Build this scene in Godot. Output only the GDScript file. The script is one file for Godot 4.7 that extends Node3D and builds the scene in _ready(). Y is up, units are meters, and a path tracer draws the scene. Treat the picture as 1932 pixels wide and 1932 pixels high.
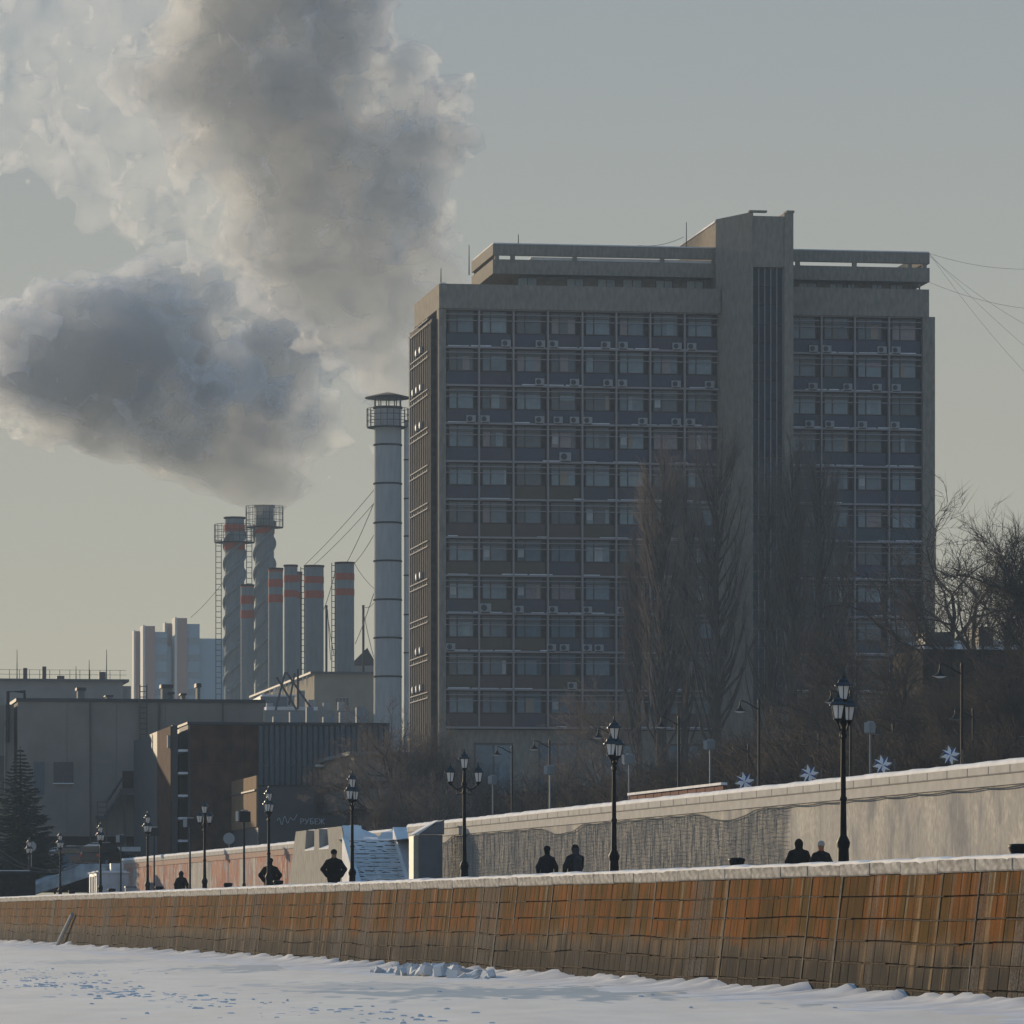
extends Node3D
# A frozen river seen from the ice: a battered quay wall with a promenade, a retaining wall and upper street behind it,
# a tall office block, a heating plant with striped chimneys and two plumes of steam. Metres, y up, the camera looks along -z.

const EYE := 1.56          # eye height above the ice
const FL := 9660.0         # focal length of the long lens, in units of 1/1932 of the picture
const CX := 966.0
const HY := 1727.0         # height of the horizon in those units
const TURN := 0.157        # the street grid is turned by 9 degrees
const QX := 8.46           # a point of the quay's edge and the quay's direction
const QD := 84.7
const QC := 0.1813
const QS := 0.9834

var rng := RandomNumberGenerator.new()
var noise := FastNoiseLite.new()
var M := {}
var used := {}

# ------------------------------------------------------------------ geometry helpers
class MB:
	var v := PackedVector3Array()
	var n := PackedVector3Array()
	var uv := PackedVector2Array()
	var c := PackedColorArray()
	var ix := PackedInt32Array()
	var col := Color.WHITE
	var tinted := false
	var mapped := false
	func tri(a: Vector3, b: Vector3, d: Vector3) -> void:
		var nn := (b - a).cross(d - a).normalized()
		var k := v.size()
		v.append(a); v.append(b); v.append(d)
		for i in 3:
			n.append(nn)
			if tinted: c.append(col)
			if mapped: uv.append(Vector2.ZERO)
		ix.append(k); ix.append(k + 2); ix.append(k + 1)
	func quad(a: Vector3, b: Vector3, d: Vector3, e: Vector3) -> void:
		var nn := (d - a).cross(e - b).normalized()
		var k := v.size()
		v.append(a); v.append(b); v.append(d); v.append(e)
		for i in 4:
			n.append(nn)
			if tinted: c.append(col)
		if mapped:
			uv.append(Vector2(0, 1)); uv.append(Vector2(1, 1)); uv.append(Vector2(1, 0)); uv.append(Vector2(0, 0))
		ix.append(k); ix.append(k + 2); ix.append(k + 1)
		ix.append(k); ix.append(k + 3); ix.append(k + 2)
	func box(lo: Vector3, hi: Vector3, t := Transform3D()) -> void:
		var p := []
		for i in 8:
			p.append(t * Vector3(hi.x if i & 1 else lo.x, hi.y if i & 2 else lo.y, hi.z if i & 4 else lo.z))
		quad(p[4], p[5], p[7], p[6]); quad(p[1], p[0], p[2], p[3])
		quad(p[5], p[1], p[3], p[7]); quad(p[0], p[4], p[6], p[2])
		quad(p[6], p[7], p[3], p[2]); quad(p[0], p[1], p[5], p[4])
	# a box whose front edges are chamfered
	func cbox(lo: Vector3, hi: Vector3, ch: float, t := Transform3D()) -> void:
		var fr := []
		var q := []
		for s in [[lo.x, lo.y], [hi.x, lo.y], [hi.x, hi.y], [lo.x, hi.y]]:
			q.append(s)
		var cxy := Vector2((lo.x + hi.x) / 2, (lo.y + hi.y) / 2)
		for s in q:
			var sx: float = s[0] + (ch if s[0] < cxy.x else -ch)
			var sy: float = s[1] + (ch if s[1] < cxy.y else -ch)
			fr.append([t * Vector3(s[0], s[1], lo.z), t * Vector3(s[0], s[1], hi.z - ch), t * Vector3(sx, sy, hi.z)])
		quad(fr[0][2], fr[1][2], fr[2][2], fr[3][2])
		for i in 4:
			var j := (i + 1) % 4
			quad(fr[i][1], fr[j][1], fr[j][2], fr[i][2])
			quad(fr[i][0], fr[j][0], fr[j][1], fr[i][1])
		quad(fr[1][0], fr[0][0], fr[3][0], fr[2][0])
	func tube(pts: Array, rad: Array, sides := 6, capped := true) -> void:
		var rings := []
		var up := Vector3.UP
		for i in pts.size():
			var d: Vector3 = (pts[min(i + 1, pts.size() - 1)] - pts[max(i - 1, 0)]).normalized()
			if i == 0: up = Vector3.RIGHT if absf(d.dot(Vector3.UP)) > 0.9 else Vector3.UP
			var s := d.cross(up).normalized()
			up = s.cross(d).normalized()
			var ring := PackedVector3Array()
			var nr := PackedVector3Array()
			for k in sides:
				var a := TAU * k / sides
				var o := s * cos(a) + up * sin(a)
				ring.append(pts[i] + o * rad[i])
				nr.append(o)
			rings.append([ring, nr])
		var base := v.size()
		for r in rings:
			v.append_array(r[0]); n.append_array(r[1])
			if tinted:
				for k in sides: c.append(col)
			if mapped:
				for k in sides: uv.append(Vector2(k / float(sides), 0))
		for i in pts.size() - 1:
			for k in sides:
				var a := base + i * sides + k
				var b := base + i * sides + (k + 1) % sides
				var d := a + sides
				var e := b + sides
				ix.append(a); ix.append(e); ix.append(d)
				ix.append(a); ix.append(b); ix.append(e)
		if capped:
			for e in [0, rings.size() - 1]:
				var r: PackedVector3Array = rings[e][0]
				for k in range(1, sides - 1):
					if e == 0: tri(r[0], r[k], r[k + 1])
					else: tri(r[0], r[k + 1], r[k])
	# a thin tapering twig of three faces
	func twig(a: Vector3, b: Vector3, r: float) -> void:
		var d := (b - a).normalized()
		var s := d.cross(Vector3(0.31, 0.2, 0.93)).normalized()
		var u := s.cross(d)
		var k := v.size()
		for i in 3:
			var o := s * cos(TAU * i / 3) + u * sin(TAU * i / 3)
			v.append(a + o * r); n.append(o)
		v.append(b); n.append(d)
		if tinted:
			for i in 4: c.append(col)
		for i in 3:
			ix.append(k + i); ix.append(k + (i + 1) % 3); ix.append(k + 3)
	# profile: array of Vector2(radius, height)
	func lathe(prof: Array, sides: int, o := Vector3.ZERO, turn := 0.0, sharp := false) -> void:
		if sharp:
			for i in prof.size() - 1:
				for k in sides:
					var a := TAU * k / sides + turn
					var b := TAU * (k + 1) / sides + turn
					var p: Vector2 = prof[i]
					var q: Vector2 = prof[i + 1]
					quad(o + Vector3(cos(a) * p.x, p.y, -sin(a) * p.x), o + Vector3(cos(b) * p.x, p.y, -sin(b) * p.x), o + Vector3(cos(b) * q.x, q.y, -sin(b) * q.x), o + Vector3(cos(a) * q.x, q.y, -sin(a) * q.x))
			return
		var base := v.size()
		for i in prof.size():
			var pa: Vector2 = prof[max(i - 1, 0)]
			var pb: Vector2 = prof[min(i + 1, prof.size() - 1)]
			var t := (pb - pa).normalized()
			for k in sides:
				var a := TAU * k / sides + turn
				var p: Vector2 = prof[i]
				v.append(o + Vector3(cos(a) * p.x, p.y, -sin(a) * p.x))
				n.append(Vector3(cos(a) * t.y, -t.x, -sin(a) * t.y).normalized())
				if tinted: c.append(col)
				if mapped: uv.append(Vector2(k / float(sides), p.y))
		for i in prof.size() - 1:
			for k in sides:
				var a := base + i * sides + k
				var b := base + i * sides + (k + 1) % sides
				ix.append(a); ix.append(a + sides); ix.append(b + sides)
				ix.append(a); ix.append(b + sides); ix.append(b)
	# an upright prism over a footprint given counter-clockwise seen from above (x right, z towards the camera)
	func prism(foot: Array, y0: float, y1: float) -> void:
		var m := foot.size()
		for i in m:
			var p: Vector2 = foot[i]
			var q: Vector2 = foot[(i + 1) % m]
			quad(Vector3(p.x, y0, p.y), Vector3(q.x, y0, q.y), Vector3(q.x, y1, q.y), Vector3(p.x, y1, p.y))
		for i in range(1, m - 1):
			tri(Vector3(foot[0].x, y1, foot[0].y), Vector3(foot[i].x, y1, foot[i].y), Vector3(foot[i + 1].x, y1, foot[i + 1].y))
			tri(Vector3(foot[0].x, y0, foot[0].y), Vector3(foot[i + 1].x, y0, foot[i + 1].y), Vector3(foot[i].x, y0, foot[i].y))
	func mesh() -> ArrayMesh:
		var a := []
		a.resize(Mesh.ARRAY_MAX)
		a[Mesh.ARRAY_VERTEX] = v
		a[Mesh.ARRAY_NORMAL] = n
		if mapped: a[Mesh.ARRAY_TEX_UV] = uv
		if tinted: a[Mesh.ARRAY_COLOR] = c
		a[Mesh.ARRAY_INDEX] = ix
		var m := ArrayMesh.new()
		m.add_surface_from_arrays(Mesh.PRIMITIVE_TRIANGLES, a)
		return m

# a facade turned with the street grid; px and py name directions from the camera, in units of 1/1932 of the picture
class Fac:
	var d0: float
	var X0: float
	var base: float
	var cs := cos(0.157)
	var sn := sin(0.157)
	func _init(px: float, d: float, b: float) -> void:
		d0 = d; X0 = (px - 966.0) / 9660.0 * d; base = b
	func lx(px: float, lz := 0.0) -> float:
		var s := (px - 966.0) / 9660.0
		return (s * (d0 - lz * cs) - X0 - lz * sn) / (cs - s * sn)
	func lz(px: float) -> float:
		var s := (px - 966.0) / 9660.0
		return (s * d0 - X0) / (sn + s * cs)
	func h(x: float, py: float, z := 0.0) -> float:
		return 1.56 + (1727.0 - py) * (d0 + x * sn - z * cs) / 9660.0 - base
	func hp(px: float, py: float, z := 0.0) -> float:
		return h(lx(px, z), py, z)

func at(px: float, py: float, d: float) -> Vector3:
	return Vector3((px - CX) / FL * d, EYE + (HY - py) / FL * d, -d)

# place along the quay (grows towards the camera) where the direction px meets the line q metres inland of the quay's edge
func ql(px: float, q := 0.0) -> float:
	var s := (px - CX) / FL
	return (s * (QD + QC * q) - QX - QS * q) / (QC + QS * s)

func qd(x: float, q := 0.0) -> float:
	return QD - QS * x + QC * q

func qh(px: float, py: float, q := 0.0) -> float:
	return EYE + (HY - py) * qd(ql(px, q), q) / FL

func quay_frame() -> Transform3D:
	return Transform3D(Basis(Vector3(QC, 0, QS), Vector3.UP, Vector3(-QS, 0, QC)), Vector3(QX, 0, -QD))

# (place along the quay, metres inland) of a world point
func to_quay(p: Vector3) -> Vector2:
	var l := quay_frame().affine_inverse() * p
	return Vector2(l.x, -l.z)

# ------------------------------------------------------------------ objects
func numbered(called: String) -> String:
	used[called] = used.get(called, -1) + 1
	return called if used[called] == 0 else "%s_%03d" % [called, used[called]]

func tag(o: Node, label: String, category := "", group := "", kind := "") -> Node:
	if label: o.set_meta("label", label)
	if category: o.set_meta("category", category)
	if group: o.set_meta("group", group)
	if kind: o.set_meta("kind", kind)
	return o

func thing(called: String, pos: Vector3, turn: float, label: String, category: String, group := "") -> Node3D:
	var o := Node3D.new()
	o.name = numbered(called)
	add_child(o, true)
	o.position = pos
	o.rotation.y = turn
	tag(o, label, category, group)
	return o

func part(called: String, m, mat: Material, parent: Node) -> MeshInstance3D:
	var o := MeshInstance3D.new()
	o.name = numbered(called) if parent == self else called
	o.mesh = m.mesh() if m is MB else m
	o.set_surface_override_material(0, mat)
	parent.add_child(o, true)
	return o

func dup(o: Node3D, pos: Vector3, turn: float) -> Node3D:
	var r: Node3D = o.duplicate()
	r.name = numbered(String(o.name).rstrip("0123456789").rstrip("_"))
	add_child(r, true)
	r.position = pos
	r.rotation.y = turn
	return r

func bx(lo: Vector3, hi: Vector3) -> MB:
	var m := MB.new()
	m.box(lo, hi)
	return m

# ------------------------------------------------------------------ materials
func lin(r: float, g: float, b: float) -> Color:
	return Color(r, g, b).linear_to_srgb()

func noise_tex(sd: int, freq: float, lo: float, hi: float, size := 256, oct := 4, mid := 0.5) -> NoiseTexture2D:
	var f := FastNoiseLite.new()
	f.seed = sd; f.frequency = freq; f.fractal_octaves = oct
	var g := Gradient.new()
	g.offsets = PackedFloat32Array([0.0, mid, 1.0])
	g.colors = PackedColorArray([Color(lo, lo, lo), Color((lo + hi) / 2, (lo + hi) / 2, (lo + hi) / 2), Color(hi, hi, hi)])
	var t := NoiseTexture2D.new()
	t.noise = f; t.width = size; t.height = size; t.seamless = true; t.color_ramp = g; t.generate_mipmaps = false
	return t

func mat(called: String, col: Color, rough := 0.9, tex: Texture2D = null, scale := Vector3.ONE, metal := 0.0) -> StandardMaterial3D:
	var m := StandardMaterial3D.new()
	m.resource_name = called
	m.albedo_color = col
	m.roughness = rough
	m.metallic = metal
	if rough > 0.75: m.metallic_specular = 0.12
	if tex:
		m.albedo_texture = tex
		m.uv1_triplanar = true
		m.uv1_world_triplanar = true
		m.uv1_scale = scale
	M[called] = m
	return m

func make_materials() -> void:
	var fine := noise_tex(1, 0.02, 0.72, 1.0)
	var patch := noise_tex(2, 0.012, 0.5, 1.0, 512, 5)
	var streak := noise_tex(3, 0.03, 0.78, 1.0, 512, 4)
	var calm := noise_tex(6, 0.012, 0.88, 1.0, 512, 4)
	var soft := noise_tex(4, 0.01, 0.86, 1.0, 256, 3)
	M.streak_tex = streak
	mat("concrete", lin(0.30, 0.27, 0.225), 0.92, streak, Vector3(0.16, 0.05, 0.16))
	mat("facade_dark", lin(0.085, 0.075, 0.07), 0.8, patch, Vector3(0.2, 0.2, 0.2))
	mat("post_paint", lin(0.27, 0.24, 0.24), 0.7)
	mat("rail_paint", lin(0.22, 0.20, 0.20), 0.6)
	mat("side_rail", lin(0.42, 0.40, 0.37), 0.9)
	mat("frame_brown", lin(0.075, 0.055, 0.05), 0.7)
	for i in 6:
		mat("spandrel%d" % i, [lin(0.045, 0.05, 0.085), lin(0.05, 0.055, 0.085), lin(0.055, 0.05, 0.07), lin(0.08, 0.06, 0.035), lin(0.085, 0.05, 0.045), lin(0.035, 0.055, 0.075)][i], 0.55, soft, Vector3(0.4, 0.4, 0.4))
	for i in 6:
		mat("pane%d" % i, [lin(0.17, 0.25, 0.30), lin(0.125, 0.185, 0.225), lin(0.22, 0.30, 0.335), lin(0.075, 0.115, 0.145), lin(0.24, 0.21, 0.24), lin(0.42, 0.45, 0.47)][i], 0.12, soft, Vector3(0.7, 0.5, 0.7))
	mat("curtain_warm", lin(0.30, 0.25, 0.19), 0.9)
	mat("glass_blue", lin(0.008, 0.022, 0.04), 0.3)
	M.glass_blue.metallic_specular = 0.25
	mat("glass_band", lin(0.014, 0.038, 0.055), 0.3)
	M.glass_band.metallic_specular = 0.25
	mat("unit_white", lin(0.30, 0.30, 0.30), 0.8)
	mat("unit_dark", lin(0.03, 0.03, 0.035), 0.6)
	mat("iron", lin(0.012, 0.012, 0.013), 0.6)
	M.iron.metallic_specular = 0.25
	mat("iron_gloss", lin(0.014, 0.014, 0.015), 0.3)
	mat("iron_grey", lin(0.035, 0.038, 0.042), 0.8)
	mat("opal", lin(0.72, 0.71, 0.69), 0.3)
	M.opal.backlight_enabled = true
	M.opal.backlight = Color(0.5, 0.5, 0.5)
	mat("snow", lin(0.80, 0.80, 0.81), 0.9, soft, Vector3(0.3, 0.3, 0.3))
	mat("snow_trodden", lin(0.66, 0.66, 0.67), 0.95, patch, Vector3(0.15, 0.15, 0.15))
	mat("chimney_grey", lin(0.20, 0.225, 0.235), 0.8, calm, Vector3(0.3, 0.04, 0.3))
	mat("chimney_light", lin(0.34, 0.355, 0.36), 0.8, calm, Vector3(0.3, 0.04, 0.3))
	mat("band_red", lin(0.34, 0.085, 0.05), 0.8, calm, Vector3(0.3, 0.05, 0.3))
	mat("soot", lin(0.02, 0.02, 0.02), 0.9)
	mat("plant_wall", lin(0.27, 0.24, 0.19), 0.9, calm, Vector3(0.08, 0.05, 0.08))
	mat("plaster_tan", lin(0.26, 0.235, 0.205), 0.92, calm, Vector3(0.06, 0.04, 0.06))
	mat("block_grey", lin(0.22, 0.225, 0.22), 0.9, calm, Vector3(0.05, 0.05, 0.05))
	mat("rust", lin(0.13, 0.062, 0.038), 0.9, patch, Vector3(0.14, 0.1, 0.14))
	mat("rust_dark", lin(0.05, 0.035, 0.03), 0.9, patch, Vector3(0.1, 0.1, 0.1))
	for i in 3:
		mat("sheet%d" % i, [lin(0.10, 0.125, 0.145), lin(0.085, 0.108, 0.128), lin(0.115, 0.135, 0.15)][i], 0.6, streak, Vector3(0.4, 0.08, 0.4))
	mat("dark_panel", lin(0.04, 0.045, 0.05), 0.7, soft, Vector3(0.2, 0.2, 0.2))
	mat("ochre", lin(0.25, 0.165, 0.10), 0.9, streak, Vector3(0.3, 0.1, 0.3))
	mat("sign_white", lin(0.34, 0.38, 0.42), 0.6)
	mat("tower_blue", lin(0.22, 0.30, 0.36), 0.8)
	mat("tower_pink", lin(0.30, 0.185, 0.155), 0.8)
	mat("tower_white", lin(0.6, 0.58, 0.52), 0.8)
	mat("window_dark", lin(0.03, 0.042, 0.052), 0.3)
	mat("pole_grey", lin(0.06, 0.068, 0.075), 0.5)
	mat("galvanised", lin(0.28, 0.29, 0.30), 0.8)
	mat("bark", lin(0.075, 0.06, 0.05), 0.95, fine, Vector3(0.8, 0.2, 0.8))
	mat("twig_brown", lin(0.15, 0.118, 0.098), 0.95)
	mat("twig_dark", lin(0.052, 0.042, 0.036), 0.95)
	mat("needle", lin(0.02, 0.032, 0.03), 0.9)
	mat("star_white", lin(0.8, 0.8, 0.82), 0.6)
	mat("star_blue", lin(0.02, 0.07, 0.28), 0.4)
	mat("kiosk_grey", lin(0.12, 0.13, 0.15), 0.6, soft, Vector3(0.5, 0.5, 0.5))
	mat("kiosk_pale", lin(0.36, 0.34, 0.27), 0.6, soft, Vector3(0.5, 0.5, 0.5))
	mat("van_white", lin(0.52, 0.54, 0.57), 0.5, soft, Vector3(0.5, 0.5, 0.5))
	mat("box_brown", lin(0.055, 0.045, 0.04), 0.8, patch, Vector3(0.4, 0.4, 0.4))
	mat("fence_red", lin(0.10, 0.035, 0.03), 0.8)
	mat("joint", lin(0.028, 0.024, 0.02), 0.95, patch, Vector3(0.4, 0.4, 0.4))
	mat("mortar", lin(0.20, 0.18, 0.15), 0.95, patch, Vector3(1.0, 0.6, 1.0))
	mat("mortar_dark", lin(0.12, 0.088, 0.06), 0.95, patch, Vector3(0.8, 0.8, 0.8))
	mat("parapet", lin(0.52, 0.50, 0.47), 0.95, noise_tex(8, 0.014, 0.55, 1.0, 512, 5), Vector3(0.35, 0.6, 0.35))
	mat("parapet_pink", lin(0.42, 0.30, 0.25), 0.95, calm, Vector3(0.3, 0.3, 0.3))
	mat("pylon", lin(0.40, 0.385, 0.35), 0.95, streak, Vector3(0.2, 0.07, 0.2))
	mat("facade_rib", lin(0.13, 0.115, 0.105), 0.8)
	mat("attic", lin(0.24, 0.205, 0.165), 0.9, streak, Vector3(0.1, 0.1, 0.1))
	mat("frame_grey", lin(0.06, 0.06, 0.06), 0.7)
	mat("tower_window", lin(0.12, 0.17, 0.21), 0.2)
	mat("chimney_white", lin(0.45, 0.46, 0.46), 0.7, calm, Vector3(0.3, 0.06, 0.3))
	mat("wet_roof", lin(0.35, 0.35, 0.36), 0.18)
	mat("galvanised_dim", lin(0.17, 0.18, 0.185), 0.6)
	mat("net_wire", lin(0.20, 0.20, 0.195), 0.9)
	mat("coping", lin(0.47, 0.455, 0.43), 0.95, calm, Vector3(0.2, 0.2, 0.2))
	mat("wire", lin(0.09, 0.095, 0.10), 0.9)
	mat("car_blue", lin(0.03, 0.042, 0.06), 0.25)
	mat("car_maroon", lin(0.06, 0.022, 0.02), 0.25)
	mat("car_black", lin(0.012, 0.013, 0.016), 0.22)
	mat("car_teal", lin(0.05, 0.11, 0.13), 0.3)
	mat("car_glass", lin(0.02, 0.025, 0.03), 0.06)
	mat("rubber", lin(0.015, 0.015, 0.015), 0.9)
	mat("tail_red", lin(0.3, 0.01, 0.01), 0.2)
	mat("chrome", lin(0.5, 0.5, 0.5), 0.15, null, Vector3.ONE, 1.0)
	mat("cloth", Color.WHITE, 0.95)
	M.cloth.vertex_color_use_as_albedo = true
	mat("ice_chunk", lin(0.62, 0.65, 0.68), 0.8, soft, Vector3(2, 2, 2))

func image_tex(w: int, h: int, data: PackedByteArray) -> ImageTexture:
	return ImageTexture.create_from_image(Image.create_from_data(w, h, false, Image.FORMAT_RGB8, data))

func put(data: PackedByteArray, k: int, c: Color) -> void:
	data[k] = int(clampf(c.r, 0, 1) ** 0.4545 * 255.0)
	data[k + 1] = int(clampf(c.g, 0, 1) ** 0.4545 * 255.0)
	data[k + 2] = int(clampf(c.b, 0, 1) ** 0.4545 * 255.0)

func hash1(i: int, s := 0) -> float:
	return absf(fposmod(sin(i * 127.1 + s * 311.7) * 43758.5453, 1.0))

# iron-stained concrete facing of the quay: 96 m along, 2.6 m high
func quay_texture() -> ImageTexture:
	var w := 2048
	var h := 320
	var d := PackedByteArray()
	d.resize(w * h * 3)
	var f := FastNoiseLite.new()
	f.seed = 11; f.frequency = 1.0; f.fractal_octaves = 3
	var line := PackedFloat32Array()
	var pale := PackedFloat32Array()
	var depth := PackedFloat32Array()
	var grey := PackedFloat32Array()
	var wash := PackedFloat32Array()
	var dark := PackedFloat32Array()
	for x in w:
		var m := x * 96.0 / w
		line.append(0.42 + 0.10 * f.get_noise_2d(m * 0.22, 5.0) + 0.05 * f.get_noise_2d(m * 2.0, 9.0))
		pale.append(smoothstep(0.22, 0.46, f.get_noise_2d(m * 2.3, 20.0)))
		depth.append(0.70 + 0.75 * f.get_noise_2d(m * 2.9, 44.0))
		grey.append(smoothstep(0.20, 0.42, f.get_noise_2d(m * 0.17, 77.0)))
		wash.append(smoothstep(0.40, 0.46, f.get_noise_2d(m * 0.8, 131.0)))
		dark.append(smoothstep(0.30, 0.45, f.get_noise_2d(m * 3.3, 151.0)))
	for y in h:
		var t := 1.0 - y / float(h)
		for x in w:
			var m := x * 96.0 / w
			var e := f.get_noise_2d(m * 5.0, t * 2.0)
			var g := f.get_noise_2d(m * 0.9 + 60.0, t * 1.1)
			var s := f.get_noise_2d(m * 9.0 + 20.0, t * 0.8)
			var fine := f.get_noise_2d(m * 16.0, t * 40.0)
			var orange := smoothstep(line[x] - 0.07, line[x] + 0.07, t + 0.07 * e)
			var c := Color(0.045, 0.039, 0.032).lerp(Color(0.135, 0.098, 0.062), smoothstep(0.16, 0.55, t + 0.22 * g + 0.10 * s))
			c = c.lerp(Color(0.165, 0.060, 0.010).lerp(Color(0.088, 0.047, 0.009), clampf(0.5 + 1.8 * g, 0, 1)), orange * clampf(0.98 + 0.1 * s, 0, 1))
			c = c.lerp(Color(0.105, 0.095, 0.085), grey[x] * clampf(0.6 + 1.4 * fine + 0.6 * e, 0, 0.9))
			c = c.lerp(Color(0.21, 0.15, 0.085), wash[x] * clampf(0.55 + 0.8 * e, 0, 0.8))
			if t > depth[x]: c = c.lerp(Color(0.26, 0.23, 0.185), clampf(pale[x] * (0.5 + 1.2 * s) * smoothstep(depth[x], depth[x] + 0.25, t), 0, 0.85))
			c = c.lerp(Color(0.028, 0.025, 0.022), dark[x] * clampf(0.35 + 1.1 * s, 0, 0.8))
			var k := 0.90 + 0.22 * e + 0.26 * fine + 0.14 * s
			put(d, (y * w + x) * 3, Color(c.r * k, c.g * k, c.b * k))
	return image_tex(w, h, d)

# whitewashed render with grey runs (kind 0), or a flaking salmon mural (kind 1): 64 m along, 4 m high
func render_texture(kind: int) -> ImageTexture:
	var w := 1536
	var h := 256
	var d := PackedByteArray()
	d.resize(w * h * 3)
	var f := FastNoiseLite.new()
	f.seed = 31 + kind; f.frequency = 1.0; f.fractal_octaves = 4
	for y in h:
		var t := 1.0 - y / float(h)
		for x in w:
			var m := x * 64.0 / w
			var big := f.get_noise_2d(m * 0.14, t * 1.0)
			var run := f.get_noise_2d(m * 0.55, t * 1.3 + 15.0)
			var drip := f.get_noise_2d(m * 2.4 + 70.0, t * 1.1)
			var fine := f.get_noise_2d(m * 5.0 + 9.0, t * 14.0)
			var c := Color(0.405, 0.385, 0.355)
			c = c.lerp(Color(0.27, 0.27, 0.275), smoothstep(0.0, 0.45, run * 0.8 + big * 0.7 + 0.35 * drip))
			c = c.lerp(Color(0.48, 0.455, 0.41), smoothstep(0.10, 0.5, -run + 0.4 * fine - 0.3 * big))
			if kind == 1:
				var flake := f.get_noise_2d(m * 1.6 + 50.0, t * 2.6)
				var paint := smoothstep(-0.16, -0.06, flake + 0.25 * drip + 0.55 * (t - 0.35))
				var bare := smoothstep(0.20, 0.30, f.get_noise_2d(m * 0.11 + 3.0, 0.4) + 0.1 * drip)
				var red := Color(0.36, 0.165, 0.12).lerp(Color(0.42, 0.235, 0.17), smoothstep(-0.2, 0.3, f.get_noise_2d(m * 0.3, t * 1.2 + 30.0)))
				red = red.lerp(Color(0.33, 0.29, 0.30), 0.7 * smoothstep(0.12, 0.4, f.get_noise_2d(m * 0.35 + 80.0, t * 1.2)))
				c = c.lerp(red, clampf(paint - bare, 0, 1))
			var k := 0.93 + 0.16 * fine + 0.12 * drip
			put(d, (y * w + x) * 3, Color(c.r * k, c.g * k, c.b * k))
	return image_tex(w, h, d)

# wind-packed snow with bare ice showing in places: x -80..40 m, 20..320 m out
func ice_texture() -> ImageTexture:
	var w := 1024
	var h := 2048
	var d := PackedByteArray()
	d.resize(w * h * 3)
	var f := FastNoiseLite.new()
	f.seed = 5; f.frequency = 1.0; f.fractal_octaves = 4
	var spots := [[1.5, 104.0, 6.6, 9.5, 1.0], [9.5, 92.0, 5.0, 6.5, 0.9], [-3.5, 112.0, 3.0, 8.0, 0.55], [-8.0, 152.0, 2.2, 12.0, 0.8], [-2.6, 140.0, 2.0, 9.0, 0.7], [3.0, 121.0, 1.4, 5.0, 0.5], [-14.0, 172.0, 2.0, 10.0, 0.5], [-5.0, 176.0, 2.0, 8.0, 0.4]]
	for y in h:
		var q := 20.0 + 300.0 * y / h
		for x in w:
			var p := -80.0 + 120.0 * x / w
			var e := f.get_noise_2d(p * 0.35, q * 0.05)
			var g := f.get_noise_2d(p * 1.4 + 50.0, q * 0.22)
			var bare := 0.0
			for s in spots:
				var r := Vector2((p - s[0]) / s[2], (q - s[1]) / s[3]).length()
				if r < 1.6: bare = maxf(bare, s[4] * smoothstep(0.18, 0.55, 1.15 - r + 0.9 * g + 0.5 * e))
			var c := Color(0.70, 0.655, 0.60)
			c = c * (1.0 + 0.10 * e + 0.07 * g)
			c = c.lerp(Color(0.30, 0.37, 0.42), bare)
			put(d, (y * w + x) * 3, c)
	return image_tex(w, h, d)

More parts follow.
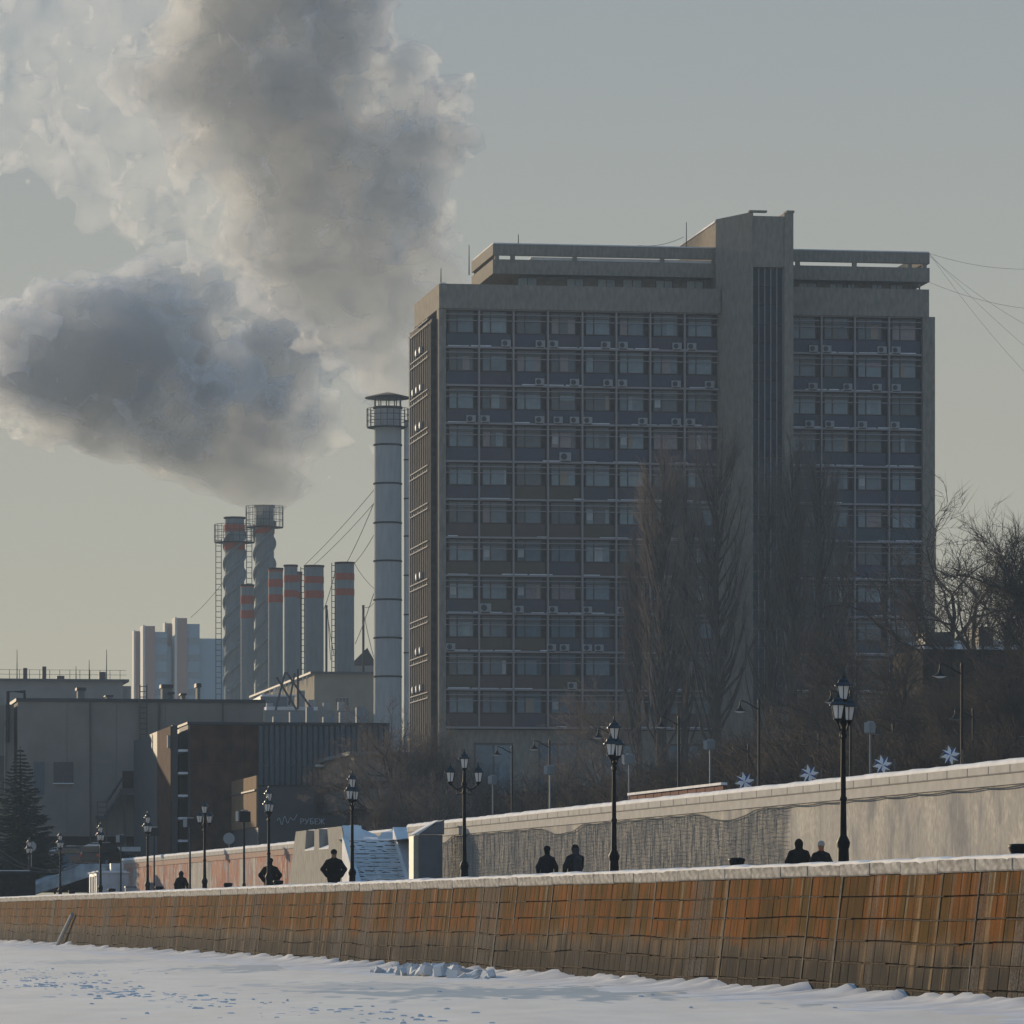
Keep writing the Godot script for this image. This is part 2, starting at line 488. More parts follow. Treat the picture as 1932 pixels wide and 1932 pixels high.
# ------------------------------------------------------------------ surface nets
func surface_nets(fl: PackedFloat32Array, nx: int, ny: int, nz: int, org: Vector3, cell: Vector3, iso: float) -> MB:
	var m := MB.new()
	var sy := nx
	var sz := nx * ny
	var ids := PackedInt32Array()
	ids.resize(nx * ny * nz)
	ids.fill(-1)
	var off := [0, 1, sy, sy + 1, sz, sz + 1, sz + sy, sz + sy + 1]
	var edges := [[0, 1], [2, 3], [4, 5], [6, 7], [0, 2], [1, 3], [4, 6], [5, 7], [0, 4], [1, 5], [2, 6], [3, 7]]
	var vs := PackedVector3Array()
	for k in nz - 1:
		for j in ny - 1:
			var row := k * sz + j * sy
			for i in nx - 1:
				var b := row + i
				var inside := int(fl[b] > iso) + int(fl[b + 1] > iso) + int(fl[b + sy] > iso) + int(fl[b + sy + 1] > iso) + int(fl[b + sz] > iso) + int(fl[b + sz + 1] > iso) + int(fl[b + sz + sy] > iso) + int(fl[b + sz + sy + 1] > iso)
				if inside == 0 or inside == 8: continue
				var sum := Vector3.ZERO
				var cnt := 0
				for e in edges:
					var a: int = e[0]
					var c: int = e[1]
					var fa := fl[b + off[a]]
					var fb := fl[b + off[c]]
					if (fa > iso) != (fb > iso):
						var t := (iso - fa) / (fb - fa)
						sum += Vector3(a & 1, (a >> 1) & 1, a >> 2).lerp(Vector3(c & 1, (c >> 1) & 1, c >> 2), t)
						cnt += 1
				ids[b] = vs.size()
				vs.append(org + (Vector3(i, j, k) + sum / cnt) * cell)
	var ix := PackedInt32Array()
	var step := [1, sy, sz]
	for k in range(1, nz - 1):
		for j in range(1, ny - 1):
			var row := k * sz + j * sy
			for i in range(1, nx - 1):
				var b := row + i
				if ids[b] < 0: continue
				var ina := fl[b] > iso
				for ax in 3:
					if (fl[b + step[ax]] > iso) == ina: continue
					var u: int = step[(ax + 1) % 3]
					var w: int = step[(ax + 2) % 3]
					var p0 := ids[b]
					var p1 := ids[b - u]
					var p2 := ids[b - u - w]
					var p3 := ids[b - w]
					if p0 < 0 or p1 < 0 or p2 < 0 or p3 < 0: continue
					if ina:
						ix.append_array([p0, p2, p1, p0, p3, p2])
					else:
						ix.append_array([p0, p1, p2, p0, p2, p3])
	var vol := 0.0
	for q in range(0, ix.size(), 3):
		vol += vs[ix[q]].dot(vs[ix[q + 2]].cross(vs[ix[q + 1]]))
	if vol < 0.0: ix.reverse()
	var ns := PackedVector3Array()
	ns.resize(vs.size())
	for q in range(0, ix.size(), 3):
		var nn := (vs[ix[q + 2]] - vs[ix[q]]).cross(vs[ix[q + 1]] - vs[ix[q]])
		ns[ix[q]] += nn; ns[ix[q + 1]] += nn; ns[ix[q + 2]] += nn
	for q in ns.size(): ns[q] = ns[q].normalized()
	m.v = vs; m.n = ns; m.ix = ix
	return m

# ------------------------------------------------------------------ the scene
func _ready() -> void:
	rng.seed = 7
	noise.seed = 3; noise.frequency = 1.0; noise.fractal_octaves = 3
	var cam := Camera3D.new()
	cam.name = "camera"
	cam.projection = Camera3D.PROJECTION_FRUSTUM
	cam.near = 1.0
	cam.far = 6000.0
	cam.size = 1932.0 / FL
	cam.frustum_offset = Vector2(0, (HY - 966.0) / FL)
	cam.position = Vector3(0, EYE, 0)
	add_child(cam)
	cam.current = true
	var sky_mat := ProceduralSkyMaterial.new()
	sky_mat.sky_top_color = lin(0.08, 0.19, 0.345)
	sky_mat.sky_horizon_color = lin(0.475, 0.41, 0.255)
	sky_mat.sky_curve = 0.155
	sky_mat.ground_bottom_color = lin(0.25, 0.25, 0.25)
	sky_mat.ground_horizon_color = lin(0.36, 0.33, 0.28)
	sky_mat.sun_angle_max = 2.0
	var env := Environment.new()
	env.background_mode = Environment.BG_SKY
	env.sky = Sky.new()
	env.sky.sky_material = sky_mat
	env.tonemap_mode = Environment.TONE_MAPPER_LINEAR
	env.tonemap_exposure = 1.25
	env.fog_enabled = true
	env.fog_density = 0.00024
	env.fog_light_color = Color(0.80, 0.90, 1.0)
	env.volumetric_fog_enabled = true
	env.volumetric_fog_density = 0.0
	env.sdfgi_enabled = true
	env.ssao_enabled = true
	env.ssil_enabled = true
	var we := WorldEnvironment.new()
	we.name = "world_environment"
	we.environment = env
	add_child(we)
	# low winter sun, beyond the scene and to its river side
	var sun := DirectionalLight3D.new()
	sun.name = "sun"
	sun.light_energy = 1.6
	sun.light_color = lin(1.0, 0.79, 0.53)
	sun.light_angular_distance = 0.6
	sun.shadow_enabled = true
	add_child(sun)
	var el := deg_to_rad(10.0)
	var az := deg_to_rad(33.0)
	var to_sun := Vector3(-sin(az) * cos(el), sin(el), -cos(az) * cos(el))
	sun.look_at_from_position(Vector3.ZERO, -to_sun, Vector3.UP)

	make_materials()
	print("materials ", Time.get_ticks_msec())
	build_ground()
	build_quay()
	build_retaining_wall()
	print("quay ", Time.get_ticks_msec())
	build_office_block()
	build_town()
	build_plant()
	print("buildings ", Time.get_ticks_msec())
	build_lamps()
	build_street_furniture()
	build_cars()
	build_people()
	print("people ", Time.get_ticks_msec())
	build_trees()
	print("trees ", Time.get_ticks_msec())
	build_smoke()
	print("smoke ", Time.get_ticks_msec())

# ------------------------------------------------------------------ ground
const STREET := 4.95
const WALL_Q := 12.2

func street_end() -> float:      # where the painted retaining wall ends and the bank slopes down to the promenade
	return ql(232, WALL_Q)

func land(x: float, q: float) -> float:
	var e := street_end()
	var level := STREET + 6.3 * smoothstep(42.0, 66.0, q) + 9.0 * smoothstep(66.0, 150.0, q) * smoothstep(-330.0, -180.0, x)
	if x < e:
		var k := smoothstep(e, e - 1.0, x)
		var ramp := 1.87 + (STREET - 0.65 - 1.87) * smoothstep(3.0, 8.5, q)
		if q < WALL_Q + 1.0: level = lerpf(level, ramp, k) if q > 8.5 else ramp
	return level

func build_ground() -> void:
	# river ice under packed snow
	var m := MB.new()
	m.mapped = true
	var xs := [-900.0, -300.0, -80.0]
	for i in 200: xs.append(-80.0 + 120.0 * (i + 1) / 200.0)
	xs.append_array([120.0, 400.0])
	var ds := [-300.0, -60.0, 20.0]
	for i in 320: ds.append(20.0 + 300.0 * (i + 1) / 320.0)
	ds.append_array([600.0, 1400.0])
	for j in ds.size():
		for i in xs.size():
			var y := 0.03 * noise.get_noise_2d(xs[i] * 0.25, ds[j] * 0.06)
			if absf(xs[i]) < 81.0 and ds[j] > 19.0: y += 0.022 * noise.get_noise_2d(xs[i] * 0.9 + ds[j] * 0.15, ds[j] * 0.30) + 0.03 * maxf(0.0, noise.get_noise_2d(xs[i] * 0.35 + 90.0, ds[j] * 0.12))
			m.v.append(Vector3(xs[i], y, -ds[j]))
			m.n.append(Vector3.ZERO)
			m.uv.append(Vector2((xs[i] + 80.0) / 120.0, (ds[j] - 20.0) / 300.0))
	for j in ds.size() - 1:
		for i in xs.size() - 1:
			var a := j * xs.size() + i
			var b := a + xs.size()
			m.ix.append_array([a, b, b + 1, a, b + 1, a + 1])
	smooth(m)
	var im := StandardMaterial3D.new()
	im.resource_name = "river_snow"
	im.albedo_texture = ice_texture()
	im.roughness = 0.85
	im.metallic_specular = 0.3
	im.uv1_scale = Vector3(1, 1, 1)
	var hm := im
	tag(part("river_ice", m, hm, self), "", "", "", "structure")
	# snow drifted against the foot of the quay
	var f := FastNoiseLite.new()
	f.seed = 21; f.frequency = 1.0; f.fractal_octaves = 4
	var bank := MB.new()
	var x0 := -235.0
	var cols := 620
	var prof := [[0.10, 1.0], [0.38, 0.95], [0.55, 0.7], [0.85, 0.42], [1.4, 0.18], [2.3, 0.05], [3.4, -0.1]]
	for i in cols:
		var x := x0 + i * 0.4
		var hgt := 0.17 + 0.14 * f.get_noise_2d(x * 0.35, 3.0) + 0.12 * f.get_noise_2d(x * 1.3, 8.0) + 0.09 * f.get_noise_2d(x * 4.0, 1.0)
		var wid := 1.0 + 0.5 * f.get_noise_2d(x * 0.12, 40.0)
		for k in prof.size():
			var z: float = 0.05 + prof[k][0] * (wid if k > 1 else 1.0)
			var y: float = prof[k][1] * maxf(hgt, 0.06) + (0.05 * f.get_noise_2d(x * 2.3, k * 3.7) if k > 0 and k < 5 else 0.0)
			bank.v.append(Vector3(x, y, z))
			bank.n.append(Vector3.ZERO)
	var pk := prof.size()
	for i in cols - 1:
		for k in pk - 1:
			var a := i * pk + k
			var b := a + pk
			bank.ix.append_array([a, b + 1, b, a, a + 1, b + 1])
	for q in range(0, bank.ix.size(), 3):
		var nn := (bank.v[bank.ix[q + 2]] - bank.v[bank.ix[q]]).cross(bank.v[bank.ix[q + 1]] - bank.v[bank.ix[q]])
		for e in 3: bank.n[bank.ix[q + e]] += nn
	for k in bank.n.size(): bank.n[k] = bank.n[k].normalized()
	if bank.n[10].y < 0.0:
		bank.ix.reverse()
		for k in bank.n.size(): bank.n[k] = -bank.n[k]
	var bo := part("snow_bank", bank, M.snow, self)
	bo.transform = quay_frame()
	tag(bo, "ragged snow drifted against the foot of the stained quay wall", "snow", "", "stuff")
	# clods of a trodden trail across the ice
	var tr := MB.new()
	for i in 420:
		var t := rng.randf()
		var c := Vector3(-15.5, 0, -150).lerp(Vector3(-2.6, 0, -74), t)
		var off := rng.randfn(0, 0.8) + 0.9 * sin(t * 9.0)
		c += Vector3(off, 0, rng.randfn(0, 2.0))
		clod(tr, c, rng.randf_range(0.025, 0.09) * (1.8 if rng.randf() < 0.08 else 1.0), rng.randf_range(0.006, 0.02) * (1.8 if rng.randf() < 0.1 else 1.0))
	for i in 60:
		clod(tr, Vector3(rng.randf_range(-16, 8), 0, -rng.randf_range(75, 150)), rng.randf_range(0.03, 0.08), rng.randf_range(0.01, 0.03))
	tag(part("trodden_snow", tr, M.snow, self), "clods of trodden snow along a footpath over the river ice", "snow", "", "stuff")
	# a ridge of broken ice pushed up in front of the wall
	var xa := ql(862)
	var xb := ql(1072)
	var ridge := thing("ice_ridge", quay_frame() * Vector3((xa + xb) / 2, 0, 1.9), atan2(-QS, QC), "low ridge of broken glassy ice at the foot of the quay", "ice")
	for i in 70:
		var lx := rng.randf_range(-0.5, 0.5) * (xb - xa)
		var s := rng.randf_range(0.10, 0.30) * (1.0 - 0.5 * absf(lx) / (xb - xa) * 2.0)
		var b := Basis.from_euler(Vector3(rng.randf_range(-0.6, 0.6), rng.randf() * TAU, rng.randf_range(-0.6, 0.6)))
		var c := MB.new()
		c.cbox(Vector3(-s, -0.5 * s, -0.55 * s), Vector3(s, 0.5 * s, 0.55 * s), s * 0.2, Transform3D(b, Vector3(lx, s * 0.45, rng.randf_range(-0.45, 0.45))))
		part("ice_block", c, M.ice_chunk if rng.randf() < 0.6 else M.snow, ridge)
	# promenade between the quay wall and the retaining wall
	var pm := MB.new()
	pm.quad(Vector3(-900, 1.87, -0.4), Vector3(90, 1.87, -0.4), Vector3(90, 1.87, -WALL_Q - 0.2), Vector3(-900, 1.87, -WALL_Q - 0.2))
	var po := part("promenade", pm, M.snow_trodden, self)
	po.transform = quay_frame()
	tag(po, "", "", "", "structure")
	# upper street and the land behind it
	var gx := []
	var e := street_end()
	for i in 40: gx.append(90.0 - (90.0 - e) * i / 40.0)
	gx.append(e + 0.02)
	for i in 26: gx.append(e - 0.05 - 3.0 * i)
	gx.append_array([e - 120.0, e - 250.0, e - 500.0, e - 1100.0])
	var qs := [2.6, 3.0, 4.0, 5.0, 6.0, 7.0, 8.0, 8.6, 10.0, 12.5, 14.0, 20.0, 30.0, 42.0, 46.0, 50.0, 54.0, 58.0, 62.0, 66.0, 80.0, 95.0, 110.0, 130.0, 150.0, 200.0, 400.0, 800.0]
	var g := MB.new()
	var first := 0
	for i in gx.size():
		for k in qs.size():
			var q: float = qs[k]
			if gx[i] > e: q = maxf(q, WALL_Q + 0.35)
			g.v.append(Vector3(gx[i], land(gx[i], q) + (0.12 * noise.get_noise_2d(gx[i] * 0.2, q * 0.4) if q > 3.0 else -0.1), -q))
			g.n.append(Vector3.ZERO)
	for i in gx.size() - 1:
		for k in qs.size() - 1:
			var a := i * qs.size() + k
			var b := a + qs.size()
			g.ix.append_array([a, b, b + 1, a, b + 1, a + 1])
	for q in range(0, g.ix.size(), 3):
		var nn := (g.v[g.ix[q + 2]] - g.v[g.ix[q]]).cross(g.v[g.ix[q + 1]] - g.v[g.ix[q]])
		for z in 3: g.n[g.ix[q + z]] += nn
	for k in g.n.size(): g.n[k] = g.n[k].normalized()
	if g.n[40].y < 0.0:
		g.ix.reverse()
		for k in g.n.size(): g.n[k] = -g.n[k]
	var go := part("ground", g, M.snow_trodden, self)
	go.transform = quay_frame()
	tag(go, "", "", "", "structure")

func clod(m: MB, c: Vector3, r: float, h: float) -> void:
	var a0 := rng.randf() * TAU
	var rings := [[], []]
	var sx := rng.randf_range(0.9, 1.6)
	for k in 8:
		var a := a0 - TAU * k / 8
		var rr := r * rng.randf_range(0.75, 1.2)
		rings[0].append(c + Vector3(cos(a) * rr * sx, -0.01, sin(a) * rr))
		rings[1].append(c + Vector3(cos(a) * rr * sx * 0.6, h * rng.randf_range(0.7, 1.0), sin(a) * rr * 0.6))
	var top := c + Vector3(rng.randf_range(-0.2, 0.2) * r, h * 1.1, 0)
	for k in 8:
		var l := (k + 1) % 8
		m.quad(rings[0][k], rings[0][l], rings[1][l], rings[1][k])
		m.tri(rings[1][k], rings[1][l], top)

# ------------------------------------------------------------------ quay wall
const CAP := 0.29
func build_quay() -> void:
	var wall := thing("quay_wall", Vector3.ZERO, 0, "long leaning quay wall of orange stained concrete slabs with white parapet", "quay wall")
	wall.transform = quay_frame()
	var top := 2.6 - CAP
	var batter := 0.115
	# the body behind the slabs, and its dark joints
	var body := MB.new()
	body.quad(Vector3(-900, -0.4, batter * (top + 0.4)), Vector3(90, -0.4, batter * (top + 0.4)), Vector3(90, top, 0), Vector3(-900, top, 0))
	body.quad(Vector3(90, top, -0.45), Vector3(-900, top, -0.45), Vector3(-900, top, 0), Vector3(90, top, 0))
	body.quad(Vector3(90, 1.6, -0.42), Vector3(-900, 1.6, -0.42), Vector3(-900, top, -0.42), Vector3(90, top, -0.42))
	part("backing", body, M.joint, wall)
	var sm := StandardMaterial3D.new()
	sm.resource_name = "stained_slab"
	sm.albedo_texture = quay_texture()
	sm.vertex_color_use_as_albedo = true
	sm.roughness = 0.95
	sm.metallic_specular = 0.08
	sm.uv1_scale = Vector3.ONE
	M.slab = sm
	var rest := MB.new()
	rest.tinted = true
	rest.mapped = true
	var pitch := 0.6
	var rows := 6
	var rh := (top + 0.12) / rows
	var col := 0
	var x := 24.0
	while x > -300.0:
		var own := x <= 3.0 and x > 3.0 - pitch * 50.0
		var seam := 0.03 if posmod(col, 4) == 0 else 0.010
		var bay := posmod(col / 4, 997)
		var bay_tone := 0.84 + 0.26 * hash1(bay, 3)
		var sag := 0.022 * sin(x * 0.31) + 0.012 * sin(x * 0.87 + 2.0)
		for r in rows:
			var m := MB.new() if own else rest
			m.tinted = true
			m.mapped = true
			var k := bay_tone * (0.94 + 0.12 * hash1(col * 7 + r, 1))
			var warm := hash1(col * 5 + r * 3, 2)
			m.col = Color(k, k * (0.96 + 0.06 * warm), k * (0.92 + 0.12 * warm))
			var y1 := top - r * rh - 0.006 + (sag if r > 0 else 0.0) * minf(r, 3.0) * 0.5
			var y0 := top - (r + 1) * rh + 0.006 + sag * minf(r + 1, 3.0) * 0.5
			slab(m, x - pitch + seam * 0.5, x - seam * 0.5, y0, y1, top, batter, 0.040 + 0.010 * hash1(col * 3 + r, 6))
			if own: part("slab", m, sm, wall)
		x -= pitch
		col += 1
	tag(part("slab_facing", rest, sm, wall), "", "", "", "stuff")
	# pale mortar squeezed out of every few bays' joints, and rusty lengths of bar along the courses
	x = 21.6
	var seams := MB.new()
	var bays := 0
	while x > -235.0:
		if hash1(bays, 12) < 0.55:
			var w := 0.03 + 0.07 * hash1(bays, 13)
			var a := 0.02 + 0.6 * hash1(bays, 14) * top
			if hash1(bays, 16) < 0.4: a = 0.0
			var p0 := top - 0.01
			seams.quad(Vector3(x - w, a, batter * (top - a) + 0.06), Vector3(x + w * 0.6, a, batter * (top - a) + 0.06), Vector3(x + w, p0, 0.062), Vector3(x - w * 0.5, p0, 0.062))
		x -= 2.4
		bays += 1
	tag(part("mortar_seams", seams, M.mortar, wall), "", "", "", "stuff")
	var ledge := MB.new()
	for r in range(1, rows):
		x = 20.0
		while x > -235.0:
			var ln := rng.randf_range(1.6, 2.6)
			if rng.randf() < 0.75:
				var y := top - r * rh + (0.022 * sin(x * 0.31) + 0.012 * sin(x * 0.87 + 2.0)) * minf(r, 3.0) * 0.5 + 0.008 * sin(x * 1.3 + r)
				var z := batter * (top - y) + 0.045
				ledge.box(Vector3(x - ln, y - 0.016, z - 0.05), Vector3(x - 0.05, y + 0.012, z + 0.012))
			x -= ln
	tag(part("course_ledges", ledge, M.mortar_dark if M.has("mortar_dark") else M.joint, wall), "", "", "", "stuff")
	# parapet blocks
	x = 24.0
	var n := 0
	while x > -300.0:
		var ln := 2.4 + 0.5 * (hash1(n, 8) - 0.5)
		var m := MB.new()
		var dy := 0.016 * (hash1(n, 9) - 0.5)
		m.cbox(Vector3(x - ln + 0.012, top - 0.03 * hash1(n, 17), -0.46), Vector3(x - 0.012, top + CAP - 0.06 + dy, 0.085 + 0.02 * hash1(n, 10)), 0.025)
		part("parapet_block", m, M.parapet, wall)
		x -= ln
		n += 1
	# snow lying along the parapet
	var sn := MB.new()
	var steps := 760
	for i in steps:
		var sx := 20.0 - i * 0.35
		var hh := 0.05 + 0.03 * noise.get_noise_2d(sx * 0.6, 2.0) + 0.02 * noise.get_noise_2d(sx * 2.5, 6.0)
		var over := 0.095 + 0.03 * noise.get_noise_2d(sx * 1.1, 12.0)
		var y0 := top + CAP - 0.075
		for p in [[over - 0.01, y0 - 0.02 - 0.05 * maxf(0.0, noise.get_noise_2d(sx * 1.7, 30.0))], [over + 0.012, y0 + hh * 0.4], [over - 0.05, y0 + hh], [-0.2, y0 + hh * 1.25], [-0.44, y0 + hh], [-0.48, y0 - 0.02]]:
			sn.v.append(Vector3(sx, p[1], p[0]))
			sn.n.append(Vector3.ZERO)
	for i in steps - 1:
		for k in 5:
			var a := i * 6 + k
			var b := a + 6
			sn.ix.append_array([a, b + 1, b, a, a + 1, b + 1])
	smooth(sn)
	tag(part("snow_cap", sn, M.snow, wall), "", "", "", "stuff")
	# a steel pipe leaning against the wall
	var pd := qd(ql(141), 0.0)
	var pipe := MB.new()
	var pb := quay_frame() * Vector3(ql(130), 0.15, 0.55)
	var ptop := quay_frame() * Vector3(ql(147), qh(147, 1725), 0.27)
	pipe.tube([pb, ptop], [0.09, 0.09], 10)
	tag(part("drain_pipe", pipe, M.galvanised, self), "pale steel pipe propped against the stained quay wall", "pipe")

func smooth(m: MB) -> void:
	for q in range(0, m.ix.size(), 3):
		var nn := (m.v[m.ix[q + 2]] - m.v[m.ix[q]]).cross(m.v[m.ix[q + 1]] - m.v[m.ix[q]])
		for z in 3: m.n[m.ix[q + z]] += nn
	var up := 0.0
	for k in m.n.size():
		m.n[k] = m.n[k].normalized()
		up += m.n[k].y
	if up < 0.0:
		m.ix.reverse()
		for k in m.n.size(): m.n[k] = -m.n[k]

func slab(m: MB, xa: float, xb: float, y0: float, y1: float, top: float, batter: float, proud: float) -> void:
	var za := batter * (top - y0)
	var zb := batter * (top - y1)
	var e := 0.012
	var p := [Vector3(xa, y0, za), Vector3(xb, y0, za), Vector3(xb, y1, zb), Vector3(xa, y1, zb)]
	var o := Vector3(0, 0, proud)
	var f := [p[0] + o + Vector3(e, e, 0), p[1] + o + Vector3(-e, e, 0), p[2] + o + Vector3(-e, -e, 0), p[3] + o + Vector3(e, -e, 0)]
	var k := m.v.size()
	m.quad(f[0], f[1], f[2], f[3])
	for i in 4: m.quad(p[i], p[(i + 1) % 4], f[(i + 1) % 4], f[i])
	for i in range(k, m.v.size()): m.uv[i] = Vector2(fposmod(-xb, 96.0) / 96.0 + (xb - m.v[i].x) / 96.0, clampf(1.0 - m.v[i].y / 2.6, 0.0, 0.999))

# ------------------------------------------------------------------ retaining walls and stairs
func wall_face(xa: float, xb: float, y0: float, y1: float, z: float) -> MB:
	var m := MB.new()
	m.mapped = true
	var k := 0
	var n := int(ceil(absf(xb - xa) / 4.0))
	for i in n:
		var a := lerpf(xa, xb, i / float(n))
		var b := lerpf(xa, xb, (i + 1) / float(n))
		k = m.v.size()
		m.quad(Vector3(a, y0, z), Vector3(b, y0, z), Vector3(b, y1, z), Vector3(a, y1, z))
		for j in range(k, m.v.size()): m.uv[j] = Vector2(m.v[j].x / 64.0, 1.0 - clampf((m.v[j].y - 1.8) / 4.0, 0, 1))
	return m

func coping(parent: Node, xa: float, xb: float, top: float, z: float, step: float, m: Material) -> void:
	var x := xb
	while x > xa + 0.3:
		var a := maxf(xa, x - step)
		var c := MB.new()
		c.cbox(Vector3(a + 0.01, top - 0.34, z - 0.5), Vector3(x - 0.01, top - 0.05, z + 0.10), 0.03)
		part("coping_stone", c, m, parent)
		x -= step
	var s := MB.new()
	var n := int((xb - xa) / 0.5) + 1
	for i in n:
		var sx := lerpf(xb, xa, i / float(n - 1))
		var h := 0.07 + 0.03 * noise.get_noise_2d(sx * 0.5, 70.0)
		for p in [[0.105, -0.07], [0.12, -0.02], [0.05, h], [-0.25, h + 0.02], [-0.48, h], [-0.51, -0.05]]:
			s.v.append(Vector3(sx, top - 0.05 + p[1], z + p[0]))
			s.n.append(Vector3.ZERO)
	for i in n - 1:
		for k in 5:
			var a := i * 6 + k
			var b := a + 6
			s.ix.append_array([a, b + 1, b, a, a + 1, b + 1])
	smooth(s)
	tag(part("snow_cap", s, M.snow, parent), "", "", "", "stuff")

func build_retaining_wall() -> void:
	var q := WALL_Q
	var white := StandardMaterial3D.new()
	white.resource_name = "whitewash"
	white.albedo_texture = render_texture(0)
	white.roughness = 0.95
	white.metallic_specular = 0.1
	var mural := StandardMaterial3D.new()
	mural.resource_name = "mural"
	mural.albedo_texture = render_texture(1)
	mural.roughness = 0.95
	mural.metallic_specular = 0.1
	var xe := ql(772, q)
	var top := qh(1932, 1431, q)
	var wall := thing("retaining_wall", Vector3.ZERO, 0, "high whitewashed retaining wall hung with wire netting above the promenade", "wall")
	wall.transform = quay_frame()
	var back := MB.new()
	back.box(Vector3(xe, 1.6, -q - 0.45), Vector3(60, top - 0.34, -q - 0.002))
	part("core", back, M.concrete, wall)
	part("render_coat", wall_face(xe, 60, 1.8, top - 0.34, -q + 0.004), white, wall)
	coping(wall, xe, 45.0, top, -q, 2.0, M.coping)
	# band under the coping
	part("band", bx(Vector3(xe, top - 0.62, -q + 0.006), Vector3(60, top - 0.345, -q + 0.05)), M.coping, wall)
	# wire netting: fine vertical strands and wavy cross wires on a sagging rope
	var net := MB.new()
	var xa := ql(836, q)
	var xb := ql(1485, q)
	var x := xa
	while x < xb:
		var sag := 0.05 + 0.05 * absf(sin(x * 0.9)) + (0.25 * smoothstep(0.6, 1.0, sin(x * 0.23)))
		var pts := []
		var y := top - 0.62 - sag
		var zz := -q + 0.05
		while y > 1.9:
			pts.append(Vector3(x + 0.02 * noise.get_noise_2d(x * 3.0, y * 2.0) * 2.0, y, zz + 0.03 + 0.05 * noise.get_noise_2d(x * 1.2, y * 0.9)))
			y -= 0.45
		pts.append(Vector3(x, 1.88, zz + 0.05))
		for i in pts.size() - 1: strip(net, pts[i], pts[i + 1], 0.009)
		x += 0.11
	for r in 22:
		var y := 1.95 + r * (top - 0.75 - 1.95) / 21.0
		x = xa
		while x < xb:
			var p0 := Vector3(x, y + 0.03 * sin(x * 2.1 + r) + 0.05 * noise.get_noise_2d(x * 0.8, r * 1.0), -q + 0.085 + 0.04 * noise.get_noise_2d(x * 1.2, y))
			var p1 := Vector3(x + 0.5, y + 0.03 * sin((x + 0.5) * 2.1 + r) + 0.05 * noise.get_noise_2d((x + 0.5) * 0.8, r * 1.0), -q + 0.085 + 0.04 * noise.get_noise_2d((x + 0.5) * 1.2, y))
			if y < top - 0.72 - (0.25 * smoothstep(0.6, 1.0, sin(x * 0.23))): strip(net, p0, p1, 0.008)
			x += 0.5
	tag(part("wire_netting", net, M.net_wire, wall), "grey wire netting hung over part of the whitewash", "", "", "stuff")
	var rope := MB.new()
	var rp := []
	x = xa
	while x < ql(1932, q) + 4.0:
		var sag := 0.04 + 0.04 * absf(sin(x * 0.9)) + (0.25 * smoothstep(0.6, 1.0, sin(x * 0.23)) if x < xb else 0.0)
		rp.append(Vector3(x, top - 0.62 - sag, -q + 0.08))
		x += 0.4
	var rr := []
	for p in rp: rr.append(0.018)
	rope.tube(rp, rr, 4)
	part("rope", rope, M.wire, wall)
	# the painted stretch beyond the stairs
	var pa := street_end()
	var pb := ql(600, q)
	var pw := thing("painted_wall", Vector3.ZERO, 0, "retaining wall with flaking salmon paint beside the snowy stairs", "wall")
	pw.transform = quay_frame()
	var ptop := qh(575, 1586, q)
	part("core", bx(Vector3(pa, 1.6, -q - 0.45), Vector3(pb, ptop - 0.34, -q - 0.002)), M.concrete, pw)
	part("paint_coat", wall_face(pa, pb, 1.8, ptop - 0.34, -q + 0.004), mural, pw)
	coping(pw, pa, pb, ptop, -q, 2.0, M.coping)
	part("band", bx(Vector3(pa, ptop - 0.62, -q + 0.006), Vector3(pb, ptop - 0.345, -q + 0.05)), M.parapet_pink, pw)
	# flank of the stairs: a splayed concrete pylon with two niches
	var fx0 := ql(583, q)
	var fx1 := ql(655, q - 1.2)
	var fl := thing("stair_pylon", Vector3.ZERO, 0, "splayed grey concrete pylon with two snowy niches at the stairs", "pylon")
	fl.transform = quay_frame()
	var ftop := qh(618, 1562, q - 1.0)
	var L := fx1 - fx0
	var fm := MB.new()
	# side outline along the quay: slopes in towards the top at both ends
	var o := [Vector2(fx0 - 1.5, 1.8), Vector2(fx1 + 1.8, 1.8), Vector2(fx1 - 0.15 * L, ftop), Vector2(fx0 + 0.12 * L, ftop)]
	var z1 := -q + 1.0
	var z0 := -q + 0.1
	var n0 := ftop - 0.95
	var cols := [0.0, 0.24, 0.42, 0.52, 0.70, 1.0]
	var lerp_x := func(t: float, y: float) -> float:
		var k := (y - 1.8) / (ftop - 1.8)
		return lerpf(lerpf(o[0].x, o[3].x, k), lerpf(o[1].x, o[2].x, k), t)
	for c in 5:
		var ta: float = cols[c]
		var tb: float = cols[c + 1]
		var niche := c == 1 or c == 3
		var yt := n0 if niche else ftop
		fm.quad(Vector3(lerp_x.call(ta, 1.8), 1.8, z1), Vector3(lerp_x.call(tb, 1.8), 1.8, z1), Vector3(lerp_x.call(tb, yt), yt, z1), Vector3(lerp_x.call(ta, yt), yt, z1))
		if niche:
			var zb := z1 - 0.55
			fm.quad(Vector3(lerp_x.call(ta, n0), n0, zb), Vector3(lerp_x.call(tb, n0), n0, zb), Vector3(lerp_x.call(tb, ftop), ftop - 0.02, zb), Vector3(lerp_x.call(ta, ftop), ftop - 0.02, zb))
			fm.quad(Vector3(lerp_x.call(ta, n0), n0, z1), Vector3(lerp_x.call(ta, n0), n0, zb), Vector3(lerp_x.call(ta, ftop), ftop, zb), Vector3(lerp_x.call(ta, ftop), ftop, z1))
			fm.quad(Vector3(lerp_x.call(tb, n0), n0, zb), Vector3(lerp_x.call(tb, n0), n0, z1), Vector3(lerp_x.call(tb, ftop), ftop, z1), Vector3(lerp_x.call(tb, ftop), ftop, zb))
	fm.quad(Vector3(o[1].x, 1.8, z1), Vector3(o[1].x, 1.8, z0), Vector3(o[2].x, ftop, z0), Vector3(o[2].x, ftop, z1))
